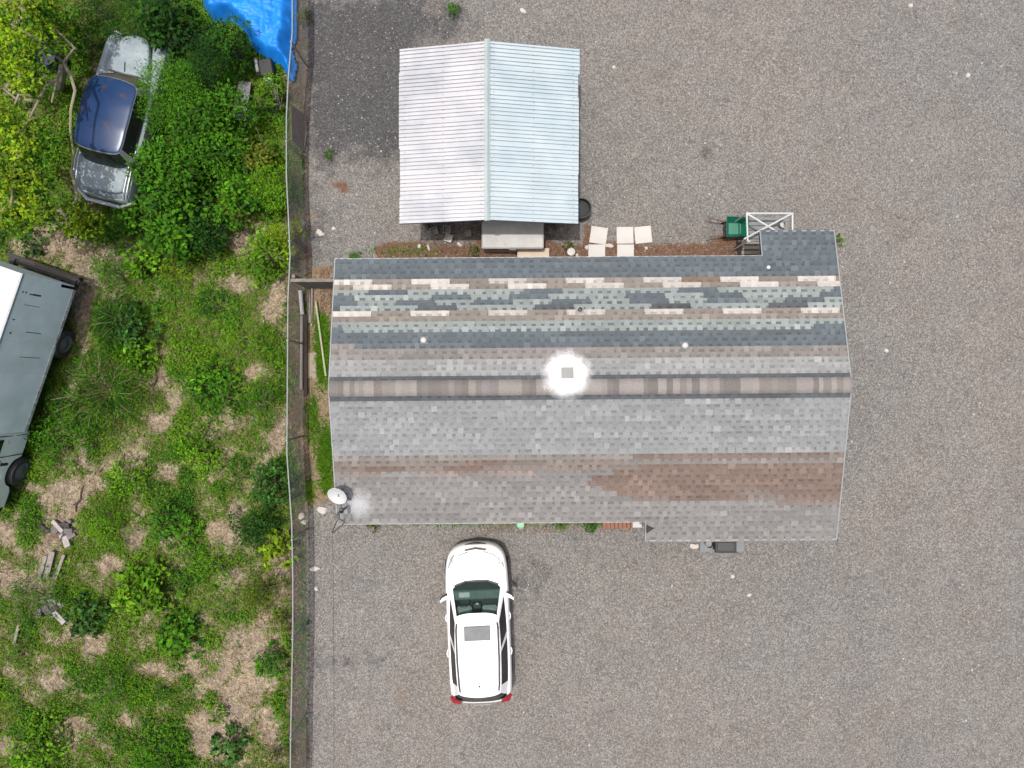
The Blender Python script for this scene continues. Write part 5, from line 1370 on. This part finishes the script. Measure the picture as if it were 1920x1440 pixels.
# bare twigs
for i, (lab, px, py, s) in enumerate((("bare pale twigs between bushes and leaning sheet", 490, 295, .7), ("bare twigs left of the rounded fence bush", 385, 330, .5), ("dry pale stalks by the fence below the tarp", 520, 200, .5))):
    x, y, _ = W(px, py, .4); t = thing("dry_twigs", lab, "twigs", (x, y, 0), 0, "bare twigs by the fence"); b = MB(); rg = np.random.default_rng(80 + i)
    for k in range(11):
        a = rg.uniform(0, 6.28); q = s * rg.uniform(.4, 1)
        b.tube([(.05 * rg.standard_normal(), .05 * rg.standard_normal(), .05), (q * .5 * math.cos(a), q * .5 * math.sin(a), .6 + .3 * rg.random()), (q * math.cos(a + .3), q * math.sin(a + .3), .8 + .5 * rg.random())], [.014, .01, .005], 4)
    b.build("twig", DEADWOOD, t)

# ================================================================== GRASS AND GROUND COVER (uncountable)
rg = np.random.default_rng(99)
def scatter_lot(n, thr, soft, xlim=(-15.6, -6.2)):
    x = rg.uniform(*xlim, n); y = rg.uniform(-12.2, 12.2, n); g = greenness(x, y)
    k = rg.random(n) < np.clip((g - thr) / soft, 0, 1)
    return x[k], y[k]
def blades(x, y, z, lmin, lmax, w, cols_, upf=.7):
    n = len(x); a = rg.uniform(0, 6.28, n); L_ = rg.uniform(lmin, lmax, n); lean = rg.uniform(.35, 1.0, n)
    d = np.stack([np.cos(a) * lean, np.sin(a) * lean, np.full(n, upf) * rg.uniform(.3, 1, n)], 1)
    s = np.stack([-np.sin(a), np.cos(a), np.zeros(n)], 1) * (w * rg.uniform(.6, 1.3, n))[:, None]
    p_ = np.stack([x, y, z], 1); mid_ = p_ + d * (L_ * .55)[:, None]; tip = p_ + d * L_[:, None] * np.array([1.25, 1.25, .75])
    V = np.stack([p_ - s * .5, p_ + s * .5, mid_ + s * .5, tip, mid_ - s * .5], 1).reshape(-1, 3)
    return V, np.arange(5 * n).reshape(n, 5), cols_
def pal(n, kinds, wts, v=.28):
    c = np.array([kinds[i] for i in rg.choice(len(kinds), n, p=wts)]) * (1 + v * rg.standard_normal(n))[:, None]
    return np.clip(c, .01, .5)
x, y = scatter_lot(240000, .20, .6)
straw = (.21, .17, .11)
gl = tuple(v * 1.35 for v in KIND['bright']); go = (.13, .165, .03)
V, Q, c = blades(x, y, lot_z(x, y), .09, .28, .015, pal(len(x), [KIND['mid'], gl, go, straw], [.22, .40, .24, .14]))
tag(npmesh("grass", V, Q, c, GRASS_M, nv=5), "rough green grass growing over the weedy lot", kind="stuff")
# patchy broad-leaved ground cover
x, y = scatter_lot(230000, .32, .5); pt = fbm(x + 9, y + 3, 1.5, 130, 4); k = rg.random(len(x)) < np.clip((pt - .38) / .25, 0, 1); x, y = x[k], y[k]; pt = pt[k]; n = len(x)
z = lot_z(x, y) + .03 + .38 * np.clip(pt - .40, 0, .5) * rg.random(n) + .08 * rg.random(n)
hue = fbm(x + 70, y + 20, .8, 140, 3)[:, None]
cc = np.where(hue > .54, np.array(KIND['bright']), np.where(hue > .40, np.array(KIND['mid']) * 1.15, np.array(KIND['dark']) * 1.5)) * (1 + .3 * rg.standard_normal((n, 1))); k2 = rg.random(n) < .1; cc[k2] = np.array(KIND['yellow'])
V, Q = leaves(np.stack([x, y, z], 1), rg.standard_normal((n, 3)) * np.array([1, 1, .35]), np.array([0, 0, 1.]) + .45 * rg.standard_normal((n, 3)), rg.uniform(.05, .11, n), rg.uniform(.025, .05, n))
tag(npmesh("ground_cover", V, Q, np.clip(cc, .01, .4), LEAF), "leafy low weeds covering the overgrown lot in patches", kind="stuff")
# dry straw on the bare places
n = 45000; x = rg.uniform(-15.6, -6.3, n); y = rg.uniform(-12.2, 12.2, n)
V, Q, c = blades(x, y, lot_z(x, y) + .005, .06, .24, .012, pal(n, [straw, (.16, .12, .08), (.29, .26, .21), KIND['olive']], [.4, .3, .15, .15]), .12)
tag(npmesh("dry_straw", V, Q, c, GRASS_M, nv=5), "dry straw and dead stalks strewn over the sandy ground", kind="stuff")
# grass tufts on the strip beside the house and at the gravel's edges
xs_ = []; ys2 = []
for cx, cy, rx, ry, n in ((604, 668, 12, 44, 2300), (609, 850, 12, 40, 2000), (602, 610, 10, 22, 500), (585, 790, 10, 40, 600), (612, 905, 8, 20, 400), (578, 920, 10, 22, 300), (566, 620, 8, 90, 500), (561, 330, 6, 120, 350), (568, 1180, 6, 200, 500), (1120, 984, 60, 4, 160), (930, 984, 200, 3, 160), (760, 470, 60, 8, 150)):
    a = W(cx, cy, .1); xs_.append(a[0] + rx / 63 * .6 * rg.standard_normal(n)); ys2.append(a[1] + ry / 63 * .6 * rg.standard_normal(n))
x = np.concatenate(xs_); y = np.concatenate(ys2)
V, Q, c = blades(x, y, np.full(len(x), .0), .08, .22, .016, pal(len(x), [KIND['bright'], KIND['mid'], KIND['olive']], [.6, .3, .1]))
tag(npmesh("strip_grass", V, Q, c, GRASS_M, nv=5), "short green grass tufts on the dirt strip beside the house", kind="stuff")
# leaf litter: rusty needles and bark bits along the north wall and the fence foot
xs_ = []; ys2 = []
for x0, x1, y0_, y1_, n in ((715, 1400, 455, 490, 5200), (560, 580, -20, 1440, 2600), (900, 1190, 972, 998, 900), (600, 625, 500, 590, 500)):
    px = rg.uniform(x0, x1, n); py = rg.uniform(y0_, y1_, n); xs_.append((px - 960) / 63); ys2.append((720 - py) / 63)
x = np.concatenate(xs_); y = np.concatenate(ys2); n = len(x)
V, Q = leaves(np.stack([x, y, .008 + .02 * rg.random(n)], 1), rg.standard_normal((n, 3)) * np.array([1, 1, .08]), np.array([0, 0, 1.]) + .2 * rg.standard_normal((n, 3)), rg.uniform(.03, .09, n), rg.uniform(.012, .03, n), .05)
tag(npmesh("leaf_litter", V, Q, pal(n, [(.15, .09, .06), (.125, .085, .06), (.18, .13, .10), (.09, .075, .065)], [.4, .3, .12, .18]), mat("litter", rough=.9, attr="Col", var=.1, spec=.2)), "rusty leaf litter along the house wall and fence foot", kind="stuff")
